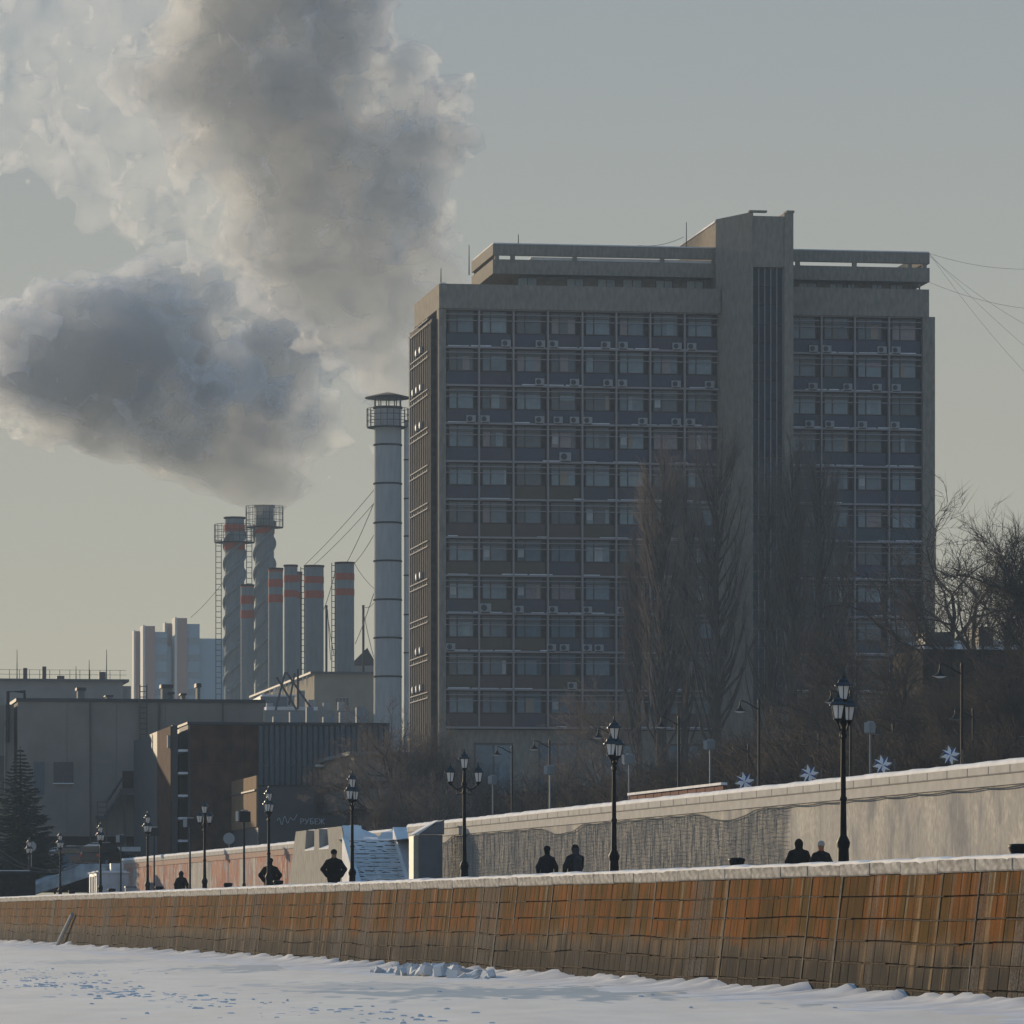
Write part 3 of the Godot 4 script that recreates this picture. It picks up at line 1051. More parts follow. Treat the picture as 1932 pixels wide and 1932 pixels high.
	fm.quad(Vector3(o[0].x, 1.8, z0), Vector3(o[0].x, 1.8, z1), Vector3(o[3].x, ftop, z1), Vector3(o[3].x, ftop, z0))
	fm.quad(Vector3(o[3].x, ftop, z1 - 0.55), Vector3(o[2].x, ftop, z1 - 0.55), Vector3(o[2].x, ftop, z0), Vector3(o[3].x, ftop, z0))
	part("pylon_body", fm, M.pylon, fl)
	for c in [1, 3]:
		var s := MB.new()
		var a: float = lerp_x.call(cols[c], n0)
		var b: float = lerp_x.call(cols[c + 1], n0)
		s.quad(Vector3(a, n0 + 0.03, z1 + 0.01), Vector3(b, n0 + 0.03, z1 + 0.01), Vector3(b, n0 + 0.24, z1 - 0.5), Vector3(a, n0 + 0.24, z1 - 0.5))
		s.quad(Vector3(a, n0 - 0.03, z1 + 0.01), Vector3(b, n0 - 0.03, z1 + 0.01), Vector3(b, n0 + 0.03, z1 + 0.01), Vector3(a, n0 + 0.03, z1 + 0.01))
		part("niche_snow", s, M.snow, fl)
	var es := MB.new()
	es.quad(Vector3(o[1].x + 0.03, 1.8, z1 - 0.03), Vector3(o[1].x + 0.03, 1.8, z0), Vector3(o[2].x + 0.06, ftop + 0.04, z0), Vector3(o[2].x + 0.06, ftop + 0.04, z1 - 0.03))
	part("end_snow", es, M.snow, fl)
	part("top_snow", bx(Vector3(o[3].x + 0.1, ftop + 0.002, z0 + 0.1), Vector3(o[2].x - 0.05, ftop + 0.07, z1 - 0.58)), M.snow, fl)
	# the stairs themselves, going inland and up through the gap
	var st := thing("staircase", Vector3.ZERO, 0, "broad staircase deep in blue shaded snow between pylon and wall", "stairs")
	st.transform = quay_frame()
	var zl := -10.7
	var zr := -12.75
	var xs := ql(712, 11.7) + 3.2
	var nst := 16
	var rise := (STREET - 1.87) / nst
	for i in nst:
		var yy := 1.87 + (i + 1) * rise - 0.05
		var xf := xs - i * 0.34
		part("step", bx(Vector3(xf - 0.36, 1.6, zr), Vector3(xf, yy, zl)), M.joint, st)
		var sn := MB.new()
		for j in 10:
			var a := lerpf(zl, zr, j / 10.0)
			var b := lerpf(zl, zr, (j + 1) / 10.0)
			var h := 0.05 + 0.03 * noise.get_noise_2d(j * 1.7, i * 2.3)
			var ha := 0.09 + 0.09 * noise.get_noise_2d(j * 2.2, i * 5.0)
			var hb := 0.09 + 0.09 * noise.get_noise_2d((j + 1) * 2.2, i * 5.0)
			sn.quad(Vector3(xf + 0.03, yy - ha, a), Vector3(xf + 0.03, yy - hb, b), Vector3(xf - 0.03, yy + h, b), Vector3(xf - 0.03, yy + h, a))
			sn.quad(Vector3(xf - 0.03, yy + h, a), Vector3(xf - 0.03, yy + h, b), Vector3(xf - 0.36, yy + h + 0.05, b), Vector3(xf - 0.36, yy + h + 0.05, a))
		part("step_snow", sn, M.snow, st)
	# snowed-up side ramp of the stairs, and the drift on the landing
	var rmp := MB.new()
	var run := 0.34 * nst
	for s in [[zr - 0.003, zr - 0.75, 0.55], [zl + 0.25, zl + 0.003, 0.18]]:
		var k := 10
		for i in k:
			var ra := xs + 0.5 - (run + 0.5) * i / k
			var rb := xs + 0.5 - (run + 0.5) * (i + 1) / k
			var ta: float = 1.9 + s[2] + (STREET - 1.9) * i / k + 0.1 * noise.get_noise_2d(i * 1.4, s[0])
			var tb: float = 1.9 + s[2] + (STREET - 1.9) * (i + 1) / k + 0.1 * noise.get_noise_2d((i + 1) * 1.4, s[0])
			rmp.quad(Vector3(ra, ta, s[0]), Vector3(ra, ta, s[1]), Vector3(rb, tb, s[1]), Vector3(rb, tb, s[0]))
			rmp.quad(Vector3(ra, 1.6, s[0]), Vector3(ra, ta, s[0]), Vector3(rb, tb, s[0]), Vector3(rb, 1.6, s[0]))
		rmp.quad(Vector3(xs + 0.5, 1.6, s[0]), Vector3(xs + 0.5, 1.6, s[1]), Vector3(xs + 0.5, 1.9 + s[2], s[1]), Vector3(xs + 0.5, 1.9 + s[2], s[0]))
	part("side_ramp", rmp, M.snow, st)
	var lnd := MB.new()
	lnd.quad(Vector3(xs - run, STREET + 0.02, zl), Vector3(xs - run, STREET + 0.02, zr - 0.7), Vector3(xs - run - 6.0, STREET + 0.1, zr - 0.7), Vector3(xs - run - 6.0, STREET + 0.1, zl))
	part("landing_snow", lnd, M.snow, st)
	# low wall of the street seen over the stairs
	var q2 := q + 9.0
	var lw := thing("street_parapet", Vector3.ZERO, 0, "short whitewashed parapet with snowy coping at the head of the stairs", "wall")
	lw.transform = quay_frame()
	var la := ql(672, q2)
	var lb := ql(742, q2)
	var lt := qh(735, 1565, q2)
	part("wall_body", bx(Vector3(la, STREET - 0.3, -q2 - 0.4), Vector3(lb, lt - 0.34, -q2)), white, lw)
	coping(lw, la, lb, lt, -q2, 2.4, M.coping)
	# snow heaps at the end of the high wall
	var hp := MB.new()
	for i in 9:
		clod(hp, Vector3(ql(758, q + 4.0) + rng.randf_range(-3, 3), STREET - 0.1, -q - rng.randf_range(2.0, 6.0)), rng.randf_range(1.0, 2.2), rng.randf_range(0.4, 1.0))
	var ho := part("snow_heap", hp, M.snow, self)
	ho.transform = quay_frame()
	tag(ho, "heaped snow at the head of the staircase", "snow", "", "stuff")
	# switch cabinet leaning on the end of the wall
	var kx := ql(800, q - 1.5)
	var kb := thing("switch_cabinet", quay_frame() * Vector3(kx, 1.87, -q + 1.6), TURN, "tall grey metal cabinet with a snowy sloping lid at the wall end", "cabinet")
	var kd := qd(kx, q - 1.5)
	var pm := FL / kd
	var kw := 40.0 / pm
	var kh := (HY - 1575.0) / pm + EYE - 1.87
	var cab := MB.new()
	var foot := [Vector2(-0.1, 0.0), Vector2(kw, 0.0), Vector2(kw, -1.5), Vector2(-0.1, -1.5)]
	cab.prism(foot, 0, kh)
	part("cabinet_body", cab, M.kiosk_grey, kb)
	part("side_panel", bx(Vector3(-0.32, 0.9, -1.45), Vector3(-0.104, kh - 0.05, -0.1)), M.kiosk_pale, kb)
	part("lower_panel", bx(Vector3(-0.3, 0.0, -1.4), Vector3(-0.104, 0.8, -0.3)), M.kiosk_pale, kb)
	var lid := MB.new()
	lid.tri(Vector3(-0.2, kh + 0.004, 0.06), Vector3(kw + 0.06, kh + 0.004, 0.06), Vector3(kw + 0.06, kh + 0.62, 0.06))
	lid.quad(Vector3(-0.2, kh + 0.004, -1.5), Vector3(-0.2, kh + 0.004, 0.06), Vector3(kw + 0.06, kh + 0.62, 0.06), Vector3(kw + 0.06, kh + 0.62, -1.5))
	lid.quad(Vector3(kw + 0.06, kh, 0.06), Vector3(kw + 0.06, kh, -1.5), Vector3(kw + 0.06, kh + 0.62, -1.5), Vector3(kw + 0.06, kh + 0.62, 0.06))
	part("lid", lid, M.kiosk_grey, kb)
	var ls := MB.new()
	ls.quad(Vector3(-0.35, kh + 0.02, -1.5), Vector3(-0.35, kh + 0.02, 0.1), Vector3(kw * 0.8, kh + 0.60, 0.1), Vector3(kw * 0.8, kh + 0.60, -1.5))
	ls.quad(Vector3(-0.35, kh - 0.03, 0.1), Vector3(-0.2, kh - 0.03, 0.1), Vector3(kw * 0.8, kh + 0.60, 0.1), Vector3(-0.35, kh + 0.02, 0.1))
	part("lid_snow", ls, M.snow, kb)

func strip(m: MB, a: Vector3, b: Vector3, r: float) -> void:
	var d := (b - a).normalized()
	var s := d.cross(Vector3(0, 0, 1)).normalized() * r
	var f := Vector3(0, 0, r)
	m.quad(a - s, b - s, b + f, a + f)
	m.quad(a + f, b + f, b + s, a + s)

# ------------------------------------------------------------------ the tall office block
func build_office_block() -> void:
	var f := Fac.new(830, 437, 11.0)
	var ob := thing("office_block", Vector3(f.X0, f.base, -f.d0), TURN, "tall slab office block with dark window grid, concrete cornice and stair tower", "building")
	var W := f.lx(1741)
	var L := 22.0
	var y_top := f.hp(841, 582)
	var y_bot := f.hp(841, 1372)
	var fl := (y_top - y_bot) / 11.0
	# core behind the window grid, and the ground floor
	part("wall", bx(Vector3(0.45, y_bot - 0.2, -L), Vector3(W + 0.2, y_top + 0.3, -0.42)), M.facade_dark, ob)
	var gf := MB.new()
	gf.box(Vector3(0.2, -3.0, -L + 0.3), Vector3(W + 0.1, y_bot - 0.2, -0.5))
	part("ground_floor", gf, M.concrete, ob)
	for i in 7:
		var x0 := 3.0 + i * 5.6
		var w := part("shop_window", bx(Vector3(x0, 0.6, -0.52), Vector3(x0 + 3.4, y_bot - 1.3, -0.44)), M.frame_brown, ob)
		part("pane", bx(Vector3(x0 + 0.15, 0.8, -0.45), Vector3(x0 + 1.62, y_bot - 1.5, -0.41)), M.pane1, w)
		part("pane", bx(Vector3(x0 + 1.78, 0.8, -0.45), Vector3(x0 + 3.25, y_bot - 1.5, -0.41)), M.pane0, w)
	# bays: [left post, right post] in window columns, two wings
	var posts_l := [841, 904, 969, 1034, 1099, 1163, 1227, 1292, 1356]
	var posts_r := [1489, 1550, 1613, 1677.5, 1739.5]
	var frame_mesh: ArrayMesh
	var bay := f.lx(904) - f.lx(841)
	var wx := [0.13 * bay, 0.36 * bay, 0.83 * bay]
	var wy0 := 0.40 * fl
	var wy1 := 0.93 * fl
	var fm := MB.new()
	# window frame: jambs, head, sill, mullion, transom
	for s in [[wx[0] - 0.09, wx[0]], [wx[1] - 0.05, wx[1] + 0.05], [wx[2], wx[2] + 0.09]]:
		fm.box(Vector3(s[0], wy0 - 0.08, -0.40), Vector3(s[1], wy1 + 0.08, -0.27))
	fm.box(Vector3(wx[0], wy0 - 0.08, -0.40), Vector3(wx[1] - 0.05, wy0, -0.275))
	fm.box(Vector3(wx[1] + 0.05, wy0 - 0.08, -0.40), Vector3(wx[2], wy0, -0.275))
	fm.box(Vector3(wx[0], wy1, -0.40), Vector3(wx[2], wy1 + 0.08, -0.28))
	fm.box(Vector3(wx[0], wy1 - 0.48, -0.40), Vector3(wx[2], wy1 - 0.41, -0.285))
	frame_mesh = fm.mesh()
	var p_small := bx(Vector3(wx[0], wy0, -0.39), Vector3(wx[1] - 0.05, wy1 - 0.48, -0.34)).mesh()
	var p_large := bx(Vector3(wx[1] + 0.05, wy0, -0.39), Vector3(wx[2], wy1 - 0.48, -0.34)).mesh()
	var p_top := bx(Vector3(wx[0], wy1 - 0.41, -0.39), Vector3(wx[2], wy1, -0.34)).mesh()
	var p_vent := bx(Vector3(wx[0] + 0.05, wy0 + 0.3, -0.33), Vector3(wx[1] - 0.1, wy1 - 0.75, -0.30)).mesh()
	var curtains := []
	for c in [[0.95, 9.0, 0.0], [0.0, 0.35, 0.0], [0.0, 0.7, 0.0], [0.0, 9.0, 0.75], [0.4, 1.0, 0.0], [1.15, 9.0, 0.0]]:
		curtains.append(bx(Vector3(wx[1] + 0.06 + c[0], wy0 + 0.04 + c[2], -0.338), Vector3(minf(wx[1] + 0.06 + c[1], wx[2] - 0.04), wy1 - 0.52, -0.335)).mesh())
	var spandrel := bx(Vector3(0.10, 0.02, -0.41), Vector3(bay - 0.10, wy0 - 0.12, -0.22)).mesh()
	var r := RandomNumberGenerator.new()
	r.seed = 99
	for wing in [posts_l, posts_r]:
		for row in 11:
			var y := y_bot + fl * (10 - row)
			for b in wing.size() - 1:
				var x0 := f.lx(wing[b])
				if wing == posts_r and b == 0: x0 = f.lx(1550) - bay
				var win := part("window", frame_mesh, M.frame_brown, ob)
				win.position = Vector3(x0, y, 0)
				var k: int = [0, 0, 1, 1, 2, 3, 3, 4][r.randi() % 8]
				if row > 7: k = [0, 1, 1, 3][r.randi() % 4]
				part("pane", p_small, M["pane%d" % (k if r.randf() < 0.7 else r.randi() % 5)], win)
				part("pane", p_large, M["pane%d" % k], win)
				part("pane", p_top, M["pane%d" % (3 if r.randf() < 0.6 else 1)], win)
				if r.randf() < 0.10: part("open_vent", p_vent, M.pane5, win)
				if r.randf() < 0.55: part("curtain", curtains[r.randi() % 6], M[["pane5", "pane2", "pane0", "pane3", "pane4", "curtain_warm"][r.randi() % 6]], win)
				var sp: int = [0, 1, 2, 0][r.randi() % 4] if row < 4 else [2, 3, 3, 4, 2][r.randi() % 5]
				if wing == posts_r: sp = [0, 1, 5, 5][r.randi() % 4]
				if row == 0 and b == 0 and wing == posts_l: sp = 5
				var s := part("spandrel_panel", spandrel, M["spandrel%d" % sp], ob)
				s.position = Vector3(x0, y, 0)
	# posts, floor ledges and the paired rails in front of the glass
	var po := bx(Vector3(-0.07, 0, -0.42), Vector3(0.07, y_top - y_bot, 0.10)).mesh()
	for wing in [posts_l.slice(1, 8), posts_r.slice(1, 4)]:
		for p in wing:
			var o := part("post", po, M.post_paint, ob)
			o.position = Vector3(f.lx(p), y_bot, 0)
	for wing in [[841, 1355], [1489, 1739]]:
		var xa := f.lx(wing[0])
		var xb := f.lx(wing[1])
		var ledge := bx(Vector3(xa, -0.09, -0.42), Vector3(xb, 0.07, 0.055)).mesh()
		var rail := MB.new()
		rail.box(Vector3(xa, -0.04, 0.0), Vector3(xb, 0.04, 0.05))
		var n := 0
		var xx := xa + 0.3
		while xx < xb:
			rail.box(Vector3(xx, -0.03, -0.3), Vector3(xx + 0.05, 0.03, 0.0))
			xx += bay * 0.5
		var rm := rail.mesh()
		for row in 12:
			var y := y_bot + fl * (11 - row)
			var lo := part("ledge", ledge, M.post_paint, ob)
			lo.position = Vector3(0, y, 0)
			if row > 0:
				var sn := MB.new()
				xx = xa + 0.2
				while xx < xb - 2.0:
					var ln := r.randf_range(0.8, 2.6)
					if r.randf() < 0.55: sn.box(Vector3(xx, y + 0.072, -0.20), Vector3(xx + ln, y + 0.11 + 0.05 * r.randf(), 0.045))
					xx += ln + 0.2
				if sn.v.size(): tag(part("ledge_snow", sn, M.snow, ob), "", "", "", "stuff")
			if row < 11:
				for k in [0.86, 0.70]:
					var ro := part("rail", rm, M.rail_paint, ob)
					ro.position = Vector3(0, y - fl + fl * k, 0)
	# corner pier, cornice and the end fin
	part("corner_pier", bx(Vector3(-0.1, -3.0, -1.2), Vector3(f.lx(841), y_top + 0.2, 0.14)), M.concrete, ob)
	var yc := f.hp(841, 536)
	var cor := MB.new()
	cor.box(Vector3(-0.12, y_top, -15.0), Vector3(f.lx(1358), yc, 0.35))
	part("cornice", cor, M.concrete, ob)
	var yr := f.hp(1700, 598)
	part("cornice", bx(Vector3(f.lx(1484), yr, -15.0), Vector3(f.lx(1753, 0.3), f.hp(1750, 547), 0.30)), M.concrete, ob)
	part("end_fin", bx(Vector3(f.lx(1740), -3.0, -L + 0.4), Vector3(f.lx(1763), f.hp(1755, 598) - 0.02, 0.22)), M.concrete, ob)
	# the short side: ribbed panels and bright paired rails
	var zs := f.lz(783.0)
	var ys := f.h(0, 598)
	part("side_wall", bx(Vector3(-0.55, -3.0, zs), Vector3(0.40, ys, -1.25)), M.facade_dark, ob)
	var zz := -1.4
	while zz > zs + 0.4:
		part("side_rib", bx(Vector3(-0.64, -1.0, zz - 0.16), Vector3(-0.552, ys - 0.3, zz)), M.facade_rib, ob)
		zz -= 1.15
	for row in 11:
		var y := y_bot + fl * (10 - row)
		for k in ([0.80, 0.66] if row == 0 else [0.95, 0.80]):
			var yy: float = y + fl * k
			var seg := -2.4
			while seg > zs + 2.4:
				part("side_rail", bx(Vector3(-0.76, yy - 0.04, seg - 2.6), Vector3(-0.68, yy + 0.04, seg)), M.side_rail, ob)
				seg -= 2.72
		var br := MB.new()
		var bz := -3.0
		while bz > zs:
			br.box(Vector3(-0.70, y + fl * 0.80, bz - 0.06), Vector3(-0.56, y + fl * 0.86, bz))
			bz -= 2.75
		tag(part("brackets", br, M.rail_paint, ob), "", "", "", "stuff")
	# air conditioners on the short side
	var ac_side := 0
	for s in [[0, 0.5], [1, 0.42], [2, 0.5], [6, 0.45], [8, 0.5], [9, 0.45]]:
		var yy: float = y_bot + fl * (10 - s[0]) + 0.1
		for k in (2 if s[0] % 2 == 0 else 3):
			var a := thing("air_conditioner", ob.transform * Vector3(-0.85, yy, -5.5 - k * 2.4 - s[1] * 3.0), TURN - PI / 2, "small white air conditioner on the narrow sunlit end of the office block", "air conditioner", "air conditioners on the office block's end wall")
			ac_unit(a)
	# set-back top storey under two stacked concrete bands
	var zt := -1.6
	var xl := f.lx(930, zt)
	var xr := f.lx(1754, zt)
	var lb := f.lx(905, zt) + 1.6
	var y2b := f.hp(940, 516, zt)
	var y2t := f.hp(940, 489, zt)
	var y1b := f.hp(940, 481, zt)
	var y1t := f.hp(940, 460, zt)
	part("attic_wall", bx(Vector3(xl + 2.6, yc - 1.5, -13.0), Vector3(f.lx(1722, zt - 1.4), y2b + 0.1, zt - 1.4)), M.attic, ob)
	var aw := [[978, 1012], [1070, 1100], [1128, 1160], [1176, 1210], [1238, 1268], [1296, 1326], [1508, 1540], [1566, 1590], [1600, 1612], [1646, 1664], [1680, 1702]]
	for a in aw:
		var x0 := f.lx(a[0], zt - 1.35)
		var x1 := f.lx(a[1], zt - 1.35)
		var yb := f.hp(a[0], 541, zt - 1.4)
		var wo := part("attic_window", bx(Vector3(x0 - 0.08, yb - 0.3, zt - 1.42), Vector3(x1 + 0.08, y2b - 0.12, zt - 1.36)), M.frame_brown, ob)
		part("pane", bx(Vector3(x0, yb - 0.2, zt - 1.4), Vector3((x0 + x1) / 2 - 0.04, y2b - 0.18, zt - 1.33)), M.pane2, wo)
		part("pane", bx(Vector3((x0 + x1) / 2 + 0.04, yb - 0.2, zt - 1.4), Vector3(x1, y2b - 0.18, zt - 1.33)), M.pane0, wo)
	part("lower_band", bx(Vector3(xl, y2b, -14.0), Vector3(xr, y2t, zt)), M.concrete, ob)
	for s in [[Vector3(xl, y1b, zt - 0.5), Vector3(xr, y1t, zt)], [Vector3(xl, y1b, -14.0), Vector3(xr, y1t, -13.5)], [Vector3(xl, y1b, -13.5), Vector3(xl + 0.5, y1t, zt - 0.5)], [Vector3(xr - 0.5, y1b, -13.5), Vector3(xr, y1t, zt - 0.5)]]:
		part("upper_band", bx(s[0], s[1]), M.concrete, ob)
	for px in [938, 968, 1085, 1250, 1347, 1506, 1613, 1717, 1745]:
		part("roof_post", bx(Vector3(f.lx(px, zt) - 0.18, y2t, zt - 0.45), Vector3(f.lx(px, zt) + 0.18, y1b, zt - 0.05)), M.concrete, ob)
		part("roof_post", bx(Vector3(f.lx(px, zt) - 0.18, y2t, -13.95), Vector3(f.lx(px, zt) + 0.18, y1b, -13.55)), M.concrete, ob)
	part("thin_post", bx(Vector3(f.lx(1736, zt - 0.3) - 0.06, yc - 1.4, zt - 0.6), Vector3(f.lx(1736, zt - 0.3) + 0.06, y2b, zt - 0.48)), M.concrete, ob)
	var rs := MB.new()
	rs.box(Vector3(xl + 0.05, y1t, zt - 0.45), Vector3(xr - 0.05, y1t + 0.10, zt - 0.05))
	rs.box(Vector3(xl + 0.05, y1t, -13.4), Vector3(xl + 0.45, y1t + 0.14, zt - 0.5))
	rs.box(Vector3(0.0, yc, -14.8), Vector3(0.5, yc + 0.10, 0.2))
	rs.box(Vector3(8.2, y2t + 0.002, -6.0), Vector3(24.0, y2t + 0.28, zt - 0.3))
	tag(part("roof_snow", rs, M.snow, ob), "", "", "", "stuff")
	# stair tower with a splayed flank and a glazed strip
	var zf := 4.4
	var t0 := f.lx(1353)
	var t1 := f.lx(1418, zf)
	var t2 := f.lx(1497, zf)
	var g0 := f.lx(1421, zf)
	var g1 := f.lx(1480, zf)
	var yt := f.h(t1, 400, zf)
	var gt := f.h(g0, 503, zf)
	var tw := MB.new()
	tw.prism([Vector2(t0, -0.6), Vector2(t1, zf), Vector2(g0, zf), Vector2(g0, -0.6)], -3.0, yt)
	tw.prism([Vector2(g1, -0.6), Vector2(g1, zf), Vector2(t2, zf), Vector2(t2, -0.6)], -3.0, yt)
	tw.box(Vector3(g0, gt, -0.6), Vector3(g1, yt - 0.3, zf - 0.12))
	tw.box(Vector3(g0, -3.0, -0.6), Vector3(g1, gt, zf - 0.9))
	part("stair_tower", tw, M.concrete, ob)
	var tc := MB.new()
	tc.box(Vector3(t1 - 0.2, yt + 0.001, zf - 0.5), Vector3(g0 + 1.2, yt + 0.16, zf + 0.05))
	tc.box(Vector3(t2 - 0.6, yt + 0.001, zf - 1.2), Vector3(t2 + 0.08, yt + 0.2, zf + 0.05))
	part("tower_cap", tc, M.concrete, ob)
	var strip_h := gt - 8.0
	var nb := int(strip_h / (fl / 2.0))
	for i in nb:
		var ya := gt - (i + 1) * fl / 2.0
		part("glass_band", bx(Vector3(g0 + 0.02, ya + 0.03, zf - 0.9), Vector3(g1 - 0.02, ya + fl / 2.0 - 0.03, zf - 0.55)), M.glass_band if i % 2 == 0 else M.glass_blue, ob)
	for i in 6:
		var xx := lerpf(g0 + 0.05, g1 - 0.05, i / 5.0)
		part("mullion", bx(Vector3(xx - 0.035, 0.0, zf - 0.55), Vector3(xx + 0.035, gt - 0.02, zf - 0.38)), M.post_paint, ob)
	# machine room behind the tower
	var yb2 := f.h(t0, 419, -0.6)
	part("machine_room", bx(Vector3(t0 + 0.05, yc - 2.0, -17.5), Vector3(t2 - 0.3, yb2, -0.65)), M.attic, ob)
	tag(part("roof_snow", bx(Vector3(t0 - 0.05, yb2 + 0.002, -17.4), Vector3(t0 + 1.6, yb2 + 0.14, -0.8)), M.snow, ob), "", "", "", "stuff")
	var rods := MB.new()
	for a in [[885, 475, 2.0], [1295, 432, 2.4], [832, 520, 0.7], [978, 455, 0.6]]:
		var p := Vector3(f.lx(a[0], -3.0), f.hp(a[0], a[1], -3.0) - a[2], -3.0)
		rods.tube([p, p + Vector3(0, a[2] + 0.6, 0)], [0.05, 0.03], 4)
	tag(part("roof_rods", rods, M.iron_grey, ob), "", "", "", "stuff")
	# air conditioners hung under the windows
	var units := []
	for cx in [790, 962, 1027, 1288, 1375, 1645, 1718]: units.append([(900 + cx / 1.932) * 0.7293, 0])
	for cx in [958, 1132, 1300, 1372, 1640, 1808]: units.append([(900 + cx / 1.932) * 0.7293, 1])
	for cx in [615, 685, 958, 1050, 1132, 1198, 1474, 1640, 1712]: units.append([(900 + cx / 1.932) * 0.7293, 2])
	for cx in [950, 1140, 1330, 1520]: units.append([(900 + cx / 2.1467) * 0.7293, 7])
	for cx in [570, 1130, 1203, 1330, 1395]: units.append([(900 + cx / 2.1467) * 0.7293, 8])
	units.append([(900 + 1245 / 2.1467) * 0.7293, 9])
	for cx in [822, 893, 1184, 1258]: units.append([(1700 + cx / 2.036) * 0.7293, 0])
	for cx in [820, 1003, 1158, 1258]: units.append([(1700 + cx / 2.036) * 0.7293, 1])
	for cx in [803, 908, 1080, 1252]: units.append([(1700 + cx / 2.036) * 0.7293, 2])
	units.append([1596.0, 7])
	var first: Node3D
	for u in units:
		var p := ob.transform * Vector3(f.lx(u[0]) - 0.4, y_bot + fl * (10 - u[1]) + 0.08, 0.12)
		if first == null:
			first = thing("air_conditioner", p, TURN, "white air conditioner box under a window of the dark office facade", "air conditioner", "air conditioners on the office block's front")
			ac_unit(first)
		else:
			dup(first, p, TURN)
	for u in [[(900 + 1083 / 1.932) * 0.7293, 3, "large white air conditioner alone in the fourth window row of the office block"], [(900 + 760 / 2.1467) * 0.7293, 7, "large white air conditioner raised on the ledge of the office block's eighth window row"]]:
		var a := dup(first, ob.transform * Vector3(f.lx(u[0]) - 0.45, y_bot + fl * (10 - u[1]) + 0.12, 0.14), TURN)
		a.scale = Vector3.ONE * 1.25
		a.set_meta("label", u[2])
		a.remove_meta("group")
	# wires from the roof corner
	var corner := ob.transform * Vector3(f.lx(1753), f.hp(1750, 478), 0)
	var ends := [[1990, 505, 460], [1990, 640, 470], [1990, 760, 420], [1990, 585, 500], [2020, 720, 480]]
	for i in ends.size():
		wire("overhead_wire", corner + Vector3(0, -0.2 * (i % 2) - (2.3 if i == 3 else 0.0), 0), at(ends[i][0], ends[i][1], ends[i][2]), 0.6, 0.013, "thin wire strung from the office block's roof corner", "wires from the office roof corner")
	wire("overhead_wire", at(1290, 447, 440), at(1205, 463, 445), 0.3, 0.022, "thin wire slung from the machine room to the office roof band", "")

func ac_unit(a: Node3D) -> void:
	var m := MB.new()
	m.cbox(Vector3(0, 0, -0.28), Vector3(0.8, 0.58, 0.0), 0.02)
	part("housing", m, M.unit_white, a)
	var g := MB.new()
	g.lathe([Vector2(0.0, 0.0), Vector2(0.22, 0.0), Vector2(0.235, 0.0)], 14)
	var fan := MB.new()
	for k in 14:
		var p := TAU * k / 14
		var q := TAU * (k + 1) / 14
		fan.tri(Vector3(0.3, 0.29, 0.012), Vector3(0.3 + 0.22 * cos(p), 0.29 + 0.22 * sin(p), 0.006), Vector3(0.3 + 0.22 * cos(q), 0.29 + 0.22 * sin(q), 0.006))
	part("fan", fan, M.unit_dark, a)
	part("bracket", bx(Vector3(0.1, -0.06, -0.4), Vector3(0.7, -0.003, 0.0)), M.iron_grey, a)

func wire(called: String, a: Vector3, b: Vector3, sag: float, r: float, label: String, group: String) -> void:
	var pts := []
	var rad := []
	for i in 13:
		var t := i / 12.0
		pts.append(a.lerp(b, t) - Vector3(0, sag * 4.0 * t * (1.0 - t), 0))
		rad.append(r)
	var m := MB.new()
	m.tube(pts, rad, 4, false)
	var o := part(called, m, M.wire, self)
	tag(o, label, "wire", group)

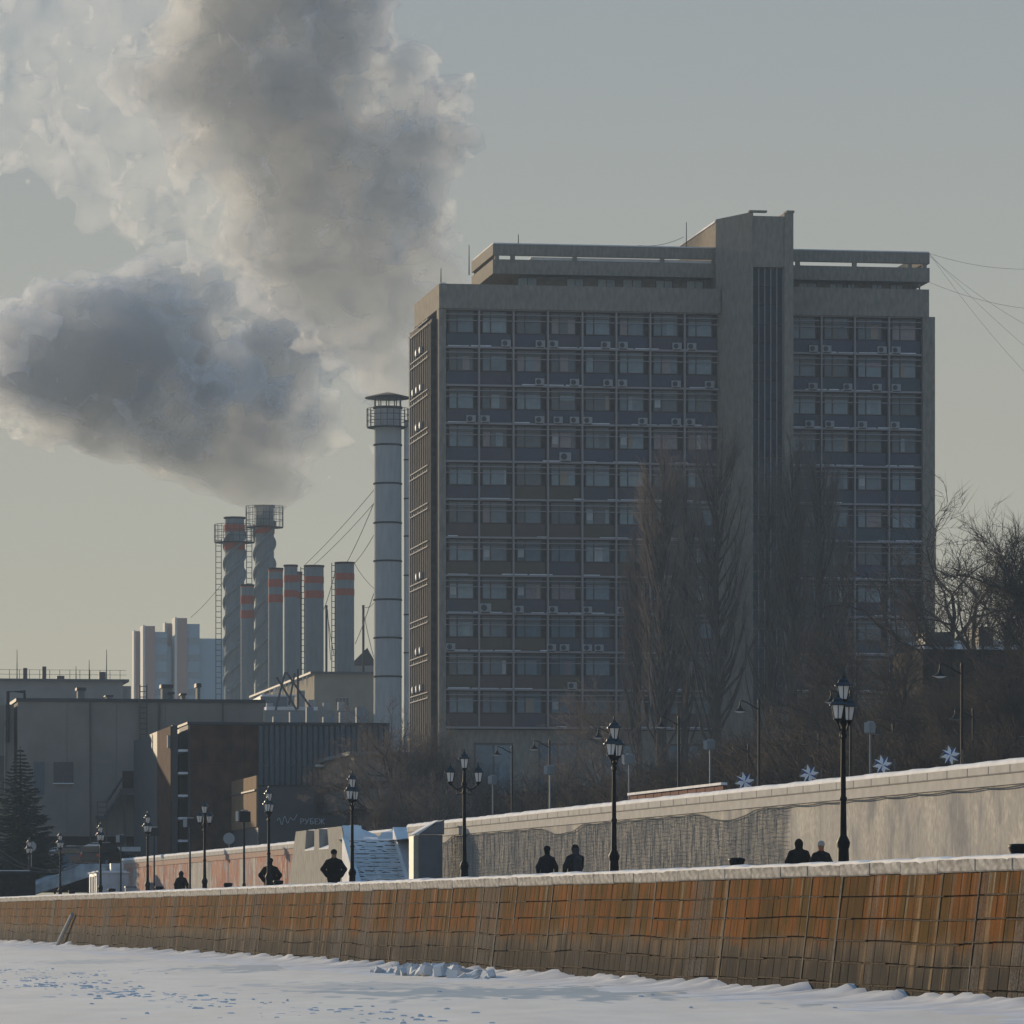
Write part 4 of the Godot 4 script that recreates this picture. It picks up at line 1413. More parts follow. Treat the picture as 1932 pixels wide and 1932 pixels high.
# ------------------------------------------------------------------ low buildings before the plant
func build_town() -> void:
	# tan windowless hall
	var f := Fac.new(33, 402, 3.5)
	var hall := thing("tan_hall", Vector3(f.X0, f.base, -f.d0), TURN, "long plain tan hall with a caged wall ladder and outside stairs", "building")
	var W := f.lx(498)
	var T := f.hp(33, 1317)
	part("wall", bx(Vector3(0.02, 0, -36), Vector3(W - 0.02, T - 0.25, -0.06)), M.plaster_tan, hall)
	for i in 5:
		for j in 3:
			part("wall_panel", bx(Vector3(lerpf(0, W, i / 5.0) + 0.015, lerpf(0, T - 0.25, j / 3.0) + 0.012, -0.06), Vector3(lerpf(0, W, (i + 1) / 5.0) - 0.015, lerpf(0, T - 0.25, (j + 1) / 3.0) - 0.012, 0.0)), M.plaster_tan, hall)
	for a in [[170, 0.07], [300, 0.09], [420, 0.07]]:
		var dp := MB.new()
		dp.tube([Vector3(f.lx(a[0]), 3.0, 0.16), Vector3(f.lx(a[0]), T - 0.3, 0.16)], [a[1], a[1]], 6)
		part("drainpipe", dp, M.frame_grey, hall)
	part("roof_edge", bx(Vector3(-0.12, T - 0.249, -36.1), Vector3(W + 0.1, T, 0.12)), M.dark_panel, hall)
	part("plinth", bx(Vector3(-0.05, 0, -0.3), Vector3(W, f.hp(120, 1578), 0.10)), M.rust_dark, hall)
	var w0 := part("window", bx(Vector3(f.lx(101), f.hp(101, 1477), -0.1), Vector3(f.lx(138), f.hp(138, 1438), 0.05)), M.frame_grey, hall)
	for a in [[102.5, 118.5, 1438.8, 1457], [120.5, 136.5, 1438.8, 1457], [102.5, 118.5, 1459, 1475.5], [120.5, 136.5, 1459, 1475.5]]:
		part("pane", bx(Vector3(f.lx(a[0]), f.hp(a[0], a[3]), 0.0), Vector3(f.lx(a[1]), f.hp(a[1], a[2]), 0.07)), M.window_dark, w0)
	part("sill_snow", bx(Vector3(f.lx(100), f.hp(101, 1479), 0.0), Vector3(f.lx(139), f.hp(138, 1477.4), 0.3)), M.snow, hall)
	part("shutter", bx(Vector3(f.lx(64), f.hp(64, 1500), -0.1), Vector3(f.lx(83), f.hp(83, 1438), 0.06)), M.sheet0, hall)
	part("door", bx(Vector3(f.lx(231), f.hp(231, 1492), -0.1), Vector3(f.lx(252), f.hp(252, 1455), 0.06)), M.rust_dark, hall)
	# caged ladder
	var lad := MB.new()
	for px in [263, 276]:
		lad.box(Vector3(f.lx(px) - 0.06, f.hp(px, 1487), 0.25), Vector3(f.lx(px) + 0.06, T + 1.1, 0.35))
	var y := f.hp(270, 1487)
	while y < T + 1.0:
		lad.box(Vector3(f.lx(263), y, 0.27), Vector3(f.lx(276), y + 0.06, 0.33))
		y += 0.42
	part("wall_ladder", lad, M.frame_grey, hall)
	# outside stairs and landing
	var stg := part("landing", bx(Vector3(f.lx(226), f.hp(226, 1502), 0.1), Vector3(f.lx(282), f.hp(226, 1488), 1.6)), M.frame_grey, hall)
	var fl := MB.new()
	var s0 := Vector3(f.lx(197), f.hp(197, 1541), 1.4)
	var s1 := Vector3(f.lx(228), f.hp(228, 1494), 1.4)
	for o in [0.0, 1.05]: fl.tube([s0 + Vector3(0, o, 0), s1 + Vector3(0, o, 0)], [0.12, 0.12], 4)
	for i in 12:
		var p := s0.lerp(s1, i / 12.0)
		fl.box(p + Vector3(-0.15, -0.05, -1.1), p + Vector3(0.15, 0.05, 0.0))
	part("flight", fl, M.frame_grey, hall)
	var legs := MB.new()
	for px in [230, 250, 280]:
		legs.box(Vector3(f.lx(px), 0, 1.3), Vector3(f.lx(px) + 0.2, f.hp(px, 1502), 1.5))
	legs.box(Vector3(f.lx(180), f.hp(180, 1545), 0.1), Vector3(f.lx(198), f.hp(180, 1540), 1.6))
	for k in 3: legs.box(Vector3(f.lx(180), f.hp(180, 1541) + 0.4 * k + 0.3, 1.5), Vector3(f.lx(198), f.hp(180, 1541) + 0.4 * k + 0.36, 1.56))
	for px in [180, 197]: legs.box(Vector3(f.lx(px), 0, 1.5), Vector3(f.lx(px) + 0.1, f.hp(px, 1541) + 1.2, 1.6))
	part("stair_frame", legs, M.frame_grey, hall)
	for a in [[146, 10, 1.1], [305, 14, 1.4], [318, 6, 0.8], [200, 8, 0.5], [342, 5, 0.7], [371, 4, 1.5]]:
		var v := part("roof_vent", bx(Vector3(f.lx(a[0], -6.0), T, -7.0), Vector3(f.lx(a[0] + a[1] * 1.3, -6.0), T + a[2] * 0.8, -5.4)), M.block_grey, hall)
		part("cowl", bx(Vector3(f.lx(a[0], -6.0) - 0.1, T + a[2] * 0.8 + 0.002, -7.1), Vector3(f.lx(a[0] + a[1] * 1.3, -6.0) + 0.1, T + a[2], -5.3)), M.dark_panel, v)
	# its sunlit lower annexe at the street corner
	var g := Fac.new(33, 401.6, 3.5)
	var ann := thing("sunlit_annexe", Vector3(g.X0, g.base, -g.d0), TURN, "pinkish sunlit side annexe with drainpipes beside the tan hall", "building")
	part("wall", bx(Vector3(-12.0, 0, -34), Vector3(-0.2, g.hp(28, 1328), -1.2)), M.plaster_tan, ann)
	for x in [-0.9, -1.5, -2.6]:
		var dp := MB.new()
		dp.tube([Vector3(x, 0, -1.05), Vector3(x, g.hp(28, 1330), -1.05)], [0.1, 0.1], 6)
		part("drainpipe", dp, M.concrete, ann)
	part("dark_window", bx(Vector3(-5.0, g.hp(5, 1500), -1.25), Vector3(-0.9, g.hp(5, 1425), -1.15)), M.window_dark, ann)
	var hoop := MB.new()
	var hp0 := g.hp(20, 1328)
	hoop.tube([Vector3(-0.7, hp0 - 3.0, -0.95), Vector3(-0.7, hp0 + 1.0, -0.95), Vector3(0.6, hp0 + 1.0, -0.95), Vector3(0.6, hp0 + 0.1, -0.95)], [0.16, 0.16, 0.16, 0.16], 6)
	part("flue_bend", hoop, M.iron_grey, ann)
	# far flat block with a railed roof
	var fb := Fac.new(-40, 610, 5.0)
	var blk := thing("railed_block", Vector3(fb.X0, fb.base, -fb.d0), TURN, "distant grey flat-roofed block with a railing and masts on its roof", "building")
	var bw := fb.lx(232)
	var bt := fb.hp(100, 1281)
	part("wall", bx(Vector3(0, 0, -20), Vector3(bw, bt - 0.3, 0)), M.block_grey, blk)
	part("eaves", bx(Vector3(-0.3, bt - 0.299, -20.3), Vector3(bw + 0.7, bt, 0.5)), M.dark_panel, blk)
	part("side_wing", bx(Vector3(bw + 0.003, 0, -14), Vector3(fb.lx(248), fb.hp(240, 1294), -0.6)), M.block_grey, blk)
	var rl := MB.new()
	for k in [0.55, 1.1]: rl.box(Vector3(0, bt + k - 0.04, 0.05), Vector3(bw + 0.4, bt + k, 0.1))
	var x := 0.0
	while x < bw + 0.4:
		rl.box(Vector3(x, bt, 0.05), Vector3(x + 0.06, bt + 1.1, 0.1))
		x += 1.2
	part("railing", rl, M.iron_grey, blk)
	for a in [[36, 1222], [206, 1222], [173, 1242], [148, 1254]]:
		var ms := MB.new()
		var p := Vector3(fb.lx(a[0]), bt, -4.0)
		ms.tube([p, Vector3(p.x, fb.hp(a[0], a[1]), -4.0)], [0.07, 0.03], 4)
		part("mast", ms, M.iron_grey, blk)
	for a in [[46, 0.5, 1.4], [82, 0.5, 1.6], [110, 0.9, 0.5], [190, 0.8, 1.0]]:
		part("roof_stub", bx(Vector3(fb.lx(a[0]), bt, -3.0), Vector3(fb.lx(a[0]) + a[1], bt + a[2], -2.4)), M.dark_panel, blk)
	# brown clad shopping block: rusty face, ribbed grey face
	var s := Fac.new(357, 366, 4.0)
	var shop := thing("clad_block", Vector3(s.X0, s.base, -s.d0), TURN, "low block clad in rusty brown and ribbed blue-grey sheet with lettering", "building")
	var sT := s.hp(357, 1365)
	var x1 := s.lx(487)
	var x2 := s.lx(735)
	part("wall", bx(Vector3(0, 0, -30), Vector3(x2, sT - 0.05, -0.12)), M.dark_panel, shop)
	part("roof_edge", bx(Vector3(-0.15, sT - 0.049, -30), Vector3(x2, sT + 0.12, 0.15)), M.dark_panel, shop)
	# rusty panels
	var cols := 5
	var rows := 4
	for i in cols:
		for j in rows:
			var xa := lerpf(0.05, x1, i / float(cols))
			var xb := lerpf(0.05, x1, (i + 1) / float(cols))
			var ya := lerpf(0.2, sT - 0.1, j / float(rows))
			var yb := lerpf(0.2, sT - 0.1, (j + 1) / float(rows))
			part("rust_panel", bx(Vector3(xa + 0.015, ya + 0.015, -0.11), Vector3(xb - 0.015, yb - 0.015, -0.02 - 0.012 * ((i + j) % 2))), M.rust, shop)
	# ribbed sheets
	var n := 24
	var ym := s.hp(600, 1484)
	for i in n:
		var xa := lerpf(x1 + 0.02, x2, i / float(n))
		var xb := lerpf(x1 + 0.02, x2, (i + 1) / float(n))
		var m := MB.new()
		m.cbox(Vector3(xa + 0.03, ym + 0.05, -0.11), Vector3(xb - 0.07, sT - 0.06, 0.05), 0.05)
		part("ribbed_sheet", m, M["sheet%d" % [0, 1, 0, 2, 1][i % 5]], shop)
		var m2 := MB.new()
		m2.box(Vector3(xa + 0.02, 2.6, -0.11), Vector3(xb - 0.1, ym - 0.02, -0.01))
		part("ribbed_sheet", m2, M.dark_panel, shop)
	part("joint_rail", bx(Vector3(x1, s.hp(560, 1444) - 0.05, 0.052), Vector3(x2, s.hp(560, 1444) + 0.05, 0.09)), M.sheet1, shop)
	for i in 6:
		var xx := lerpf(x1 + 1.2, x2 - 1.0, i / 6.0 + 0.05)
		part("roof_fan", bx(Vector3(xx, sT + 0.12, -5.0), Vector3(xx + 0.5 + 0.3 * (i % 2), sT + 0.7 + 0.35 * (i % 3), -4.2)), M.galvanised, shop)
	# side glazing with snowy ledges
	part("side_glass", bx(Vector3(-0.06, 0, -7.0), Vector3(-0.002, sT - 0.1, -0.3)), M.glass_blue, shop)
	for k in 6:
		part("glazing_ledge", bx(Vector3(-0.7, lerpf(1.2, sT - 2.0, k / 5.0), -6.8), Vector3(-0.06, lerpf(1.2, sT - 2.0, k / 5.0) + 0.16, -0.4)), M.snow, shop)
	# recessed neighbouring part with a sunlit rusty flank
	var cx0 := s.lx(325, -1.0)
	part("recessed_front", bx(Vector3(cx0, 0, -34), Vector3(-0.75, sT - 0.1, -1.0)), M.dark_panel, shop)
	var pan := 5
	for i in pan:
		var za := lerpf(-12.0, -1.02, i / float(pan))
		var zb := lerpf(-12.0, -1.02, (i + 1) / float(pan))
		part("rust_panel", bx(Vector3(cx0 - 0.12, 0, za + 0.02), Vector3(cx0 - 0.004, sT - 0.15, zb - 0.02)), M.rust, shop)
	part("wall_lamp_box", bx(Vector3(cx0 - 0.3, sT - 1.7, -1.9), Vector3(cx0 - 0.13, sT - 0.8, -1.3)), M.unit_white, shop)
	# lettering: a flowing script word and a block word
	var letters := TextMesh.new()
	var fo := SystemFont.new()
	fo.font_names = PackedStringArray(["Droid Sans"])
	letters.font = fo
	letters.text = "РУБЕЖ"
	letters.font_size = 48
	letters.pixel_size = 0.0118
	letters.depth = 0.06
	letters.horizontal_alignment = HORIZONTAL_ALIGNMENT_LEFT
	letters.vertical_alignment = VERTICAL_ALIGNMENT_BOTTOM
	var lo := part("lettering", letters, M.sign_white, shop)
	lo.position = Vector3(s.lx(565, 17.0), s.hp(565, 1559, 17.0), 17.06)
	var scr := MB.new()
	var sp := []
	var sr := []
	for i in 60:
		var t := i / 59.0
		sp.append(Vector3(s.lx(523 + 38 * t, 17.0), s.hp(540, 1549, 17.0) + 0.28 * sin(t * 21.0) * (0.55 + 0.45 * sin(t * 5.0)) + 0.14 * t + (0.3 if t > 0.85 else 0.0) * (t - 0.85) / 0.15, 17.03))
		sr.append(0.028)
	scr.tube(sp, sr, 4)
	part("lettering", scr, M.sign_white, shop)
	# low front volume that carries the sign; its flank catches the sun
	var pz := 17.0
	var p0 := s.lx(487, pz)
	part("porch_front", bx(Vector3(p0, 0, 0.2), Vector3(s.lx(594, pz), s.hp(540, 1485, pz), pz)), M.dark_panel, shop)
	part("porch_base", bx(Vector3(s.lx(594, pz) + 0.003, 0, 0.2), Vector3(s.lx(668, pz), s.hp(630, 1538, pz), pz - 0.1)), M.dark_panel, shop)
	for k in 6:
		part("flank_board", bx(Vector3(p0 - 0.12, s.hp(487, 1560, pz), lerpf(0.3, pz, k / 6.0) + 0.03), Vector3(p0 - 0.003, s.hp(487, 1463, pz), lerpf(0.3, pz, (k + 1) / 6.0) - 0.03)), M.ochre, shop)
	part("flank_beam", bx(Vector3(p0 - 0.25, s.hp(487, 1492, pz), 0.3), Vector3(p0 - 0.122, s.hp(487, 1489, pz), pz)), M.dark_panel, shop)
	# plastered wing jutting out above the sign, its flank in the sun
	var c := Fac.new(668, 350, 4.0)
	var wing := thing("plaster_wing", Vector3(c.X0, c.base, -c.d0), TURN, "peeling beige plastered upper storey jutting over the blue-grey clad block", "building")
	var L := c.lz(594)
	var ya := c.h(0, 1525)
	var yb := c.h(0, 1488)
	var yc := c.h(0, 1473)
	var yd := c.h(0, 1418)
	part("upper_wall", bx(Vector3(0, yc, L), Vector3(6, yd - 0.25, 0)), M.plaster_tan, wing)
	part("balcony_band", bx(Vector3(0.5, yb, L), Vector3(6, yc - 0.002, -0.3)), M.window_dark, wing)
	part("lower_wall", bx(Vector3(0, ya, L), Vector3(6, yb - 0.002, 0)), M.plaster_tan, wing)
	part("roof_edge", bx(Vector3(-0.35, yd - 0.249, L - 0.3), Vector3(6.1, yd, 0.3)), M.block_grey, wing)
	part("edge_snow", bx(Vector3(-0.6, yd - 0.55, L - 0.2), Vector3(-0.05, yd - 0.4, L + 6.0)), M.snow, wing)
	part("side_window", bx(Vector3(-0.08, ya + 0.5, L + 0.5), Vector3(-0.002, yb - 0.25, L + 7.0)), M.glass_band, wing)
	part("side_window", bx(Vector3(-0.08, ya + 0.9, L + 7.6), Vector3(-0.002, yb - 0.4, L + 9.0)), M.glass_band, wing)
	part("pier", bx(Vector3(0.5, 0, L + 0.5), Vector3(5.5, ya - 0.002, -1.5)), M.dark_panel, wing)
	# striped housing towers far off
	var towers := [[263, 274.5, 316, 323, 1181, 1300, "distant pink and blue apartment tower, the smaller of two"], [322, 335, 377, 426, 1166, 1290, "distant pink and blue apartment tower with stepped roof behind the chimneys"]]
	for t in towers:
		var e := Fac.new(t[1], 1080, 6.0)
		var tw := thing("apartment_tower", Vector3(e.X0, e.base, -e.d0), TURN, t[6], "building")
		var th := e.h(0, t[4])
		var xb := e.lx(t[2])
		var xc := e.lx(t[3])
		part("pink_pier", bx(Vector3(0, 0, -8), Vector3(e.lx(t[1] + 18.0), th, 0)), M.tower_pink, tw)
		part("blue_front", bx(Vector3(e.lx(t[1] + 18.0) + 0.01, 0, -12), Vector3(xb, th - 1.2, -0.4)), M.tower_blue, tw)
		part("blue_front", bx(Vector3(xb + 0.01, 0, -14), Vector3(xc, th - 4.2, -1.2)), M.tower_blue, tw)
		part("white_edge", bx(Vector3(-0.5, 0, -8), Vector3(-0.01, th + 0.2, -0.5)), M.tower_white, tw)
		var off := e.lx(t[0])
		part("rear_pier", bx(Vector3(off, 0, -14), Vector3(off + 1.2, th - 0.6, -9)), M.tower_pink, tw)
		part("white_edge", bx(Vector3(off - 0.4, 0, -14), Vector3(off - 0.01, th - 0.4, -9.5)), M.tower_white, tw)
		part("balcony_stack", bx(Vector3(off + 1.21, 0, -13), Vector3(-0.51, th - 2.5, -9.5)), M.window_dark, tw)
		for k in 12:
			part("balcony", bx(Vector3(off + 1.21, 4.0 + k * 4.4, -9.5), Vector3(-0.51, 5.2 + k * 4.4, -8.8)), M.tower_white if k % 4 == 1 else M.tower_blue, tw)
		for k in 14:
			for j in 3:
				var xx := lerpf(e.lx(t[1] + 20.0), xb - 0.9, j / 2.0)
				part("window", bx(Vector3(xx, 6.0 + k * 3.6, -0.42), Vector3(xx + 0.8, 7.4 + k * 3.6, -0.34)), M.tower_window, tw)

# ------------------------------------------------------------------ heating plant
func chimney(called: String, px0: float, px1: float, top: float, d: float, bands: Array, label: String, ribs := 0.0, grp := "", mt = null) -> Node3D:
	var x := (px0 + px1) / 2.0
	var r := (px1 - px0) / 2.0 / FL * d
	var base := 8.0
	var p := at(x, top, d)
	var H := p.y - base
	var t := thing(called, Vector3(p.x, base, p.z), 0, label, "chimney", grp)
	var m := MB.new()
	if ribs > 0.0:
		m.lathe([Vector2(r * 0.97, 0), Vector2(r * 0.97, H * 0.5), Vector2(r * 0.93, H)], 28)
		# helical strakes
		for k in 3:
			var pts := []
			var rad := []
			for i in 90:
				var q := i / 89.0
				var a := TAU * (k / 3.0) + q * TAU * 2.7
				pts.append(Vector3(cos(a) * r * 0.97, H * lerpf(0.50, 0.955, q), -sin(a) * r * 0.97))
				rad.append(r * ribs)
			var sm := MB.new()
			sm.tube(pts, rad, 5)
			part("helical_strake", sm, M.chimney_grey, t)
	else:
		m.lathe([Vector2(r * 1.04, 0), Vector2(r, H * 0.3), Vector2(r * 0.98, H)], 28)
	part("shaft", m, mt if mt else M.chimney_grey, t)
	var lip := MB.new()
	lip.lathe([Vector2(r * 0.985, H - 0.25), Vector2(r * 1.06, H - 0.2), Vector2(r * 1.06, H + 0.02), Vector2(r * 0.8, H + 0.02), Vector2(r * 0.8, H - 1.0)], 28)
	part("lip", lip, M.soot, t)
	for b in bands:
		var y0 := at(x, b[1], d).y - base
		var y1 := at(x, b[0], d).y - base
		var bm := MB.new()
		bm.lathe([Vector2(r * 1.0, y0), Vector2(r * 1.014, y0 + 0.02), Vector2(r * 1.014, y1 - 0.02), Vector2(r * 1.0, y1)], 28)
		part("red_band", bm, M.band_red, t)
	return t

func gallery(t: Node3D, y: float, r0: float, r1: float, h: float) -> void:
	var m := MB.new()
	m.lathe([Vector2(r0, y - 0.12), Vector2(r1, y - 0.1), Vector2(r1, y), Vector2(r0, y)], 20)
	part("gallery_floor", m, M.iron_grey, t)
	var g := MB.new()
	for k in 20:
		var a := TAU * k / 20
		g.tube([Vector3(cos(a) * r1, y, sin(a) * r1), Vector3(cos(a) * r1, y + h, sin(a) * r1)], [0.035, 0.035], 4)
	for k in 3:
		var pts := []
		var rad := []
		for i in 25:
			pts.append(Vector3(cos(TAU * i / 24) * r1, y + h * (k + 1) / 3.0, sin(TAU * i / 24) * r1))
			rad.append(0.035)
		g.tube(pts, rad, 4)
	part("gallery_rail", g, M.iron_grey, t)

func ladder(t: Node3D, x: float, z: float, y0: float, y1: float, w: float) -> void:
	var m := MB.new()
	for s in [-0.5, 0.5]:
		m.box(Vector3(x + s * w - 0.05, y0, z - 0.05), Vector3(x + s * w + 0.05, y1, z + 0.05))
	var y := y0
	while y < y1:
		m.box(Vector3(x - w * 0.5, y, z - 0.04), Vector3(x + w * 0.5, y + 0.08, z + 0.04))
		y += 0.75
	part("ladder", m, M.iron_grey, t)

func build_plant() -> void:
	var d1 := 700.0
	var c1 := chimney("spiral_chimney", 423, 462, 976, d1, [[990, 1003], [1023, 1038]], "grey spiral-straked chimney with a ring gallery and no smoke", 0.22)
	var H1 := at(0, 976, d1).y - 8.0
	var r1 := 19.5 / FL * d1
	gallery(c1, H1 - 3.4, r1 * 0.9, r1 + 1.35, 2.4)
	ladder(c1, -r1 - 0.75, 0.3, 2.0, H1 - 3.0, 0.75)
	gallery(c1, H1 - 45.0, r1 * 0.95, r1 + 1.3, 2.0)
	var c2 := chimney("spiral_chimney", 480, 518, 954, d1 + 14, [[992, 1007]], "smoking grey spiral-straked chimney with a rail-caged top", 0.22)
	var H2 := at(0, 954, d1 + 14).y - 8.0
	gallery(c2, H2 - 3.0, r1 * 0.9, r1 + 1.2, 2.9)
	ladder(c2, -r1 - 0.7, 0.3, 12.0, H2 - 3.0, 0.75)
	chimney("striped_chimney", 454, 479.5, 1103, 690, [[1103, 1108], [1124, 1140], [1152, 1167]], "shortest grey chimney with red bands between the two spiral ones")
	chimney("striped_chimney", 506, 534, 1072, 672, [[1072, 1079], [1093, 1108], [1122, 1137]], "grey chimney with red bands just beside the smoking spiral one")
	chimney("striped_chimney", 535.5, 561.5, 1066, 664, [[1066, 1070], [1086, 1099], [1114, 1127]], "slim grey chimney with red bands, middle of the striped row")
	chimney("striped_chimney", 549, 570, 1079, 690, [[1082, 1098], [1117, 1130]], "narrow red-banded chimney mostly hidden behind a slim grey one")
	var c4 := chimney("striped_chimney", 574, 611, 1067, 650, [[1067, 1071], [1088, 1101], [1115, 1129]], "wide red-banded chimney with a side ladder before thin guyed pipes")
	ladder(c4, -1.45, 0.2, 6.0, at(0, 1070, 650).y - 8.0, 0.45)
	var c5 := chimney("striped_chimney", 632, 668.5, 1061, 640, [[1061, 1065], [1082, 1095], [1111, 1124]], "wide red-banded chimney standing alone next to the tallest stack")
	ladder(c5, -1.4, 0.2, 8.0, at(0, 1062, 640).y - 8.0, 0.4)
	chimney("thin_pipe", 613.5, 618, 1142, 640, [], "thin dark vent pipe between the two wide striped chimneys", 0.0, "", M.iron_grey)
	chimney("thin_pipe", 683.2, 687.8, 1142, 632, [], "thin dark vent pipe beside the tallest stack", 0.0, "", M.iron_grey)
	# the tallest stack with its companion pipe and umbrella cap
	var d := 560.0
	var st := chimney("tall_stack", 705, 758, 768, d, [], "tallest pale stack with bolted seams, gallery and conical cap, smoking", 0.0, "", M.chimney_light)
	var H := at(0, 768, d).y - 8.0
	var r := 26.5 / FL * d
	for py in [840, 913, 987, 1059, 1132, 1204, 1277]:
		var y := at(0, py, d).y - 8.0
		var m := MB.new()
		m.lathe([Vector2(r * 0.99, y - 0.1), Vector2(r * 1.035, y - 0.09), Vector2(r * 1.035, y + 0.09), Vector2(r * 0.99, y + 0.1)], 28)
		part("seam_ring", m, M.soot, st)
	var yt := at(0, 768, d).y - 8.0
	gallery(st, H - 2.2, r * 0.98, r + 0.75, 2.0)
	var cap := MB.new()
	var yc := at(0, 752, d).y - 8.0
	cap.lathe([Vector2(r + 0.95, yc), Vector2(r + 0.98, yc + 0.12), Vector2(r * 0.5, yc + 0.55), Vector2(0.02, yc + 0.7)], 24)
	cap.lathe([Vector2(0.02, yc + 0.1), Vector2(r + 0.95, yc)], 24)
	part("conical_cap", cap, M.soot, st)
	for k in 10:
		var a := TAU * k / 10 + 0.2
		var pm := MB.new()
		pm.tube([Vector3(cos(a) * r * 0.95, H, sin(a) * r * 0.95), Vector3(cos(a) * r * 0.95, yc + 0.05, sin(a) * r * 0.95)], [0.06, 0.06], 4)
		part("cap_post", pm, M.iron_grey, st)
	var cp := MB.new()
	var rx := 37.5 / FL * d
	cp.lathe([Vector2(0.38, 0), Vector2(0.38, H - 1.5)], 14, Vector3(rx, 0, 0.2))
	part("companion_pipe", cp, M.chimney_white, st)
	for py in [795, 868, 941, 1012, 1086, 1160, 1232]:
		var y := at(0, py, d).y - 8.0
		var m := MB.new()
		m.lathe([Vector2(0.40, y - 0.08), Vector2(0.43, y - 0.06), Vector2(0.43, y + 0.06), Vector2(0.40, y + 0.08)], 14, Vector3(rx, 0, 0.2))
		part("pipe_clamp", m, M.soot, st)
	# plant buildings
	var f := Fac.new(593, 612, 6.0)
	var hall := thing("boiler_house", Vector3(f.X0, f.base, -f.d0), TURN, "beige boiler house with icicles along its sunlit eaves below the chimneys", "building")
	var T := f.h(0, 1268)
	var L := f.lz(478)
	part("wall", bx(Vector3(0, 0, L), Vector3(f.lx(720), T - 0.2, 0)), M.plant_wall, hall)
	part("eaves", bx(Vector3(-0.5, T - 0.199, L - 0.5), Vector3(f.lx(720), T + 0.05, 0.4)), M.dark_panel, hall)
	var win := part("window", bx(Vector3(f.lx(633), f.hp(633, 1332), 0.0), Vector3(f.lx(659), f.hp(659, 1316), 0.1)), M.unit_white, hall)
	for k in 4:
		part("pane", bx(Vector3(f.lx(633.8 + 6.3 * k), f.hp(633, 1331), 0.05), Vector3(f.lx(638.8 + 6.3 * k), f.hp(659, 1317), 0.12)), M.window_dark, win)
	for i in 26:
		var ic := MB.new()
		var z := lerpf(L + 0.5, -0.3, rng.randf())
		var ln := rng.randf_range(0.5, 2.4)
		ic.tube([Vector3(-0.5, T - 0.2, z), Vector3(-0.48, T - 0.2 - ln, z)], [0.10, 0.01], 5, false)
		part("icicle", ic, M.ice_chunk, hall)
	# roof of the lower plant with pipes and frames
	var g := Fac.new(498, 560, 5.0)
	var low := thing("pump_house", Vector3(g.X0, g.base, -g.d0), TURN, "low pump house with snowy roof and slanting pipes below the boiler house", "building")
	var lt := g.hp(540, 1340)
	part("wall", bx(Vector3(0, 0, -20), Vector3(g.lx(705), lt, 0)), M.block_grey, low)
	part("roof_snow", bx(Vector3(0.3, lt + 0.002, -19), Vector3(g.lx(600), lt + 0.4, -0.3)), M.snow, low)
	var hut := part("roof_hut", bx(Vector3(g.lx(497), lt, -14), Vector3(g.lx(560), g.hp(540, 1312), -3)), M.kiosk_grey, low)
	var sl := MB.new()
	sl.prism([Vector2(g.lx(500), -3.2), Vector2(g.lx(566), -3.2), Vector2(g.lx(555), -12.0), Vector2(g.lx(505), -12.0)], g.hp(540, 1312) + 0.002, g.hp(540, 1308))
	part("hut_snow", sl, M.snow, hut)
	for a in [[540, 1268, 588, 1338], [538, 1268, 520, 1340], [522, 1278, 560, 1340], [562, 1262, 562, 1338], [556, 1270, 545, 1330]]:
		var m := MB.new()
		m.tube([Vector3(g.lx(a[0], 0.6), g.hp(a[0], a[1], 0.6), 0.6), Vector3(g.lx(a[2], 0.6), g.hp(a[2], a[3], 0.6), 0.6)], [0.12, 0.12], 5)
		part("strut", m, M.iron_grey, low)
	for a in [[505, 0.8], [545, 1.6], [565, 2.2], [585, 1.2], [612, 0.9], [640, 1.0]]:
		part("roof_vent", bx(Vector3(g.lx(a[0]), lt, -1.6), Vector3(g.lx(a[0]) + 0.7, lt + a[1], -0.8)), M.galvanised, low)
	# dark tent-shaped roof between stack and chimney
	var k := Fac.new(668, 690, 6.0)
	var tent := thing("pointed_roof_shed", Vector3(k.X0, k.base, -k.d0), TURN, "dark shed with a pointed roof between the alone chimney and tall stack", "building")
	var kw := k.lx(712)
	var e := k.hp(690, 1256)
	part("wall", bx(Vector3(0, 0, -8), Vector3(kw, e, 0)), M.block_grey, tent)
	var rf := MB.new()
	var ap := Vector3(k.lx(700), k.hp(700, 1219), -4)
	for s in [[Vector3(0, e, 0), Vector3(kw, e, 0)], [Vector3(kw, e, 0), Vector3(kw, e, -8)], [Vector3(kw, e, -8), Vector3(0, e, -8)], [Vector3(0, e, -8), Vector3(0, e, 0)]]:
		rf.tri(s[0], s[1], ap)
	part("roof", rf, M.rust_dark, tent)
	# guy wires of the chimneys
	var guys := [[705, 925, 560, 575, 1066, 650], [705, 950, 560, 592, 1066, 650], [705, 950, 560, 655, 1060, 640], [705, 1010, 560, 664, 1068, 640], [668, 1062, 640, 705, 1110, 560], [420, 1100, 700, 360, 1165, 760], [705, 1120, 560, 670, 1215, 640], [687, 1145, 632, 705, 1138, 560], [687, 1160, 632, 705, 1240, 560], [618, 1150, 640, 624, 1245, 636], [618, 1160, 640, 630, 1235, 640], [611, 1150, 650, 632, 1080, 640]]
	for a in guys:
		wire("guy_wire", at(a[0], a[1], a[2]), at(a[3], a[4], a[5]), 0.25, 0.045, "thin guy wire strung among the plant chimneys", "guy wires of the chimneys")
	# a house up on the hill behind the bare trees
	var hs := Fac.new(1768, 352, 12.0)
	var house := thing("hill_house", Vector3(hs.X0, hs.base, -hs.d0), TURN, "dark low house with a snowy glinting roof among bare trees on the hill", "building")
	var ht := hs.hp(1800, 1216)
	part("wall", bx(Vector3(-1.0, -4.0, -9), Vector3(hs.lx(1990), ht - 0.3, 0)), M.rust_dark, house)
	var hr := MB.new()
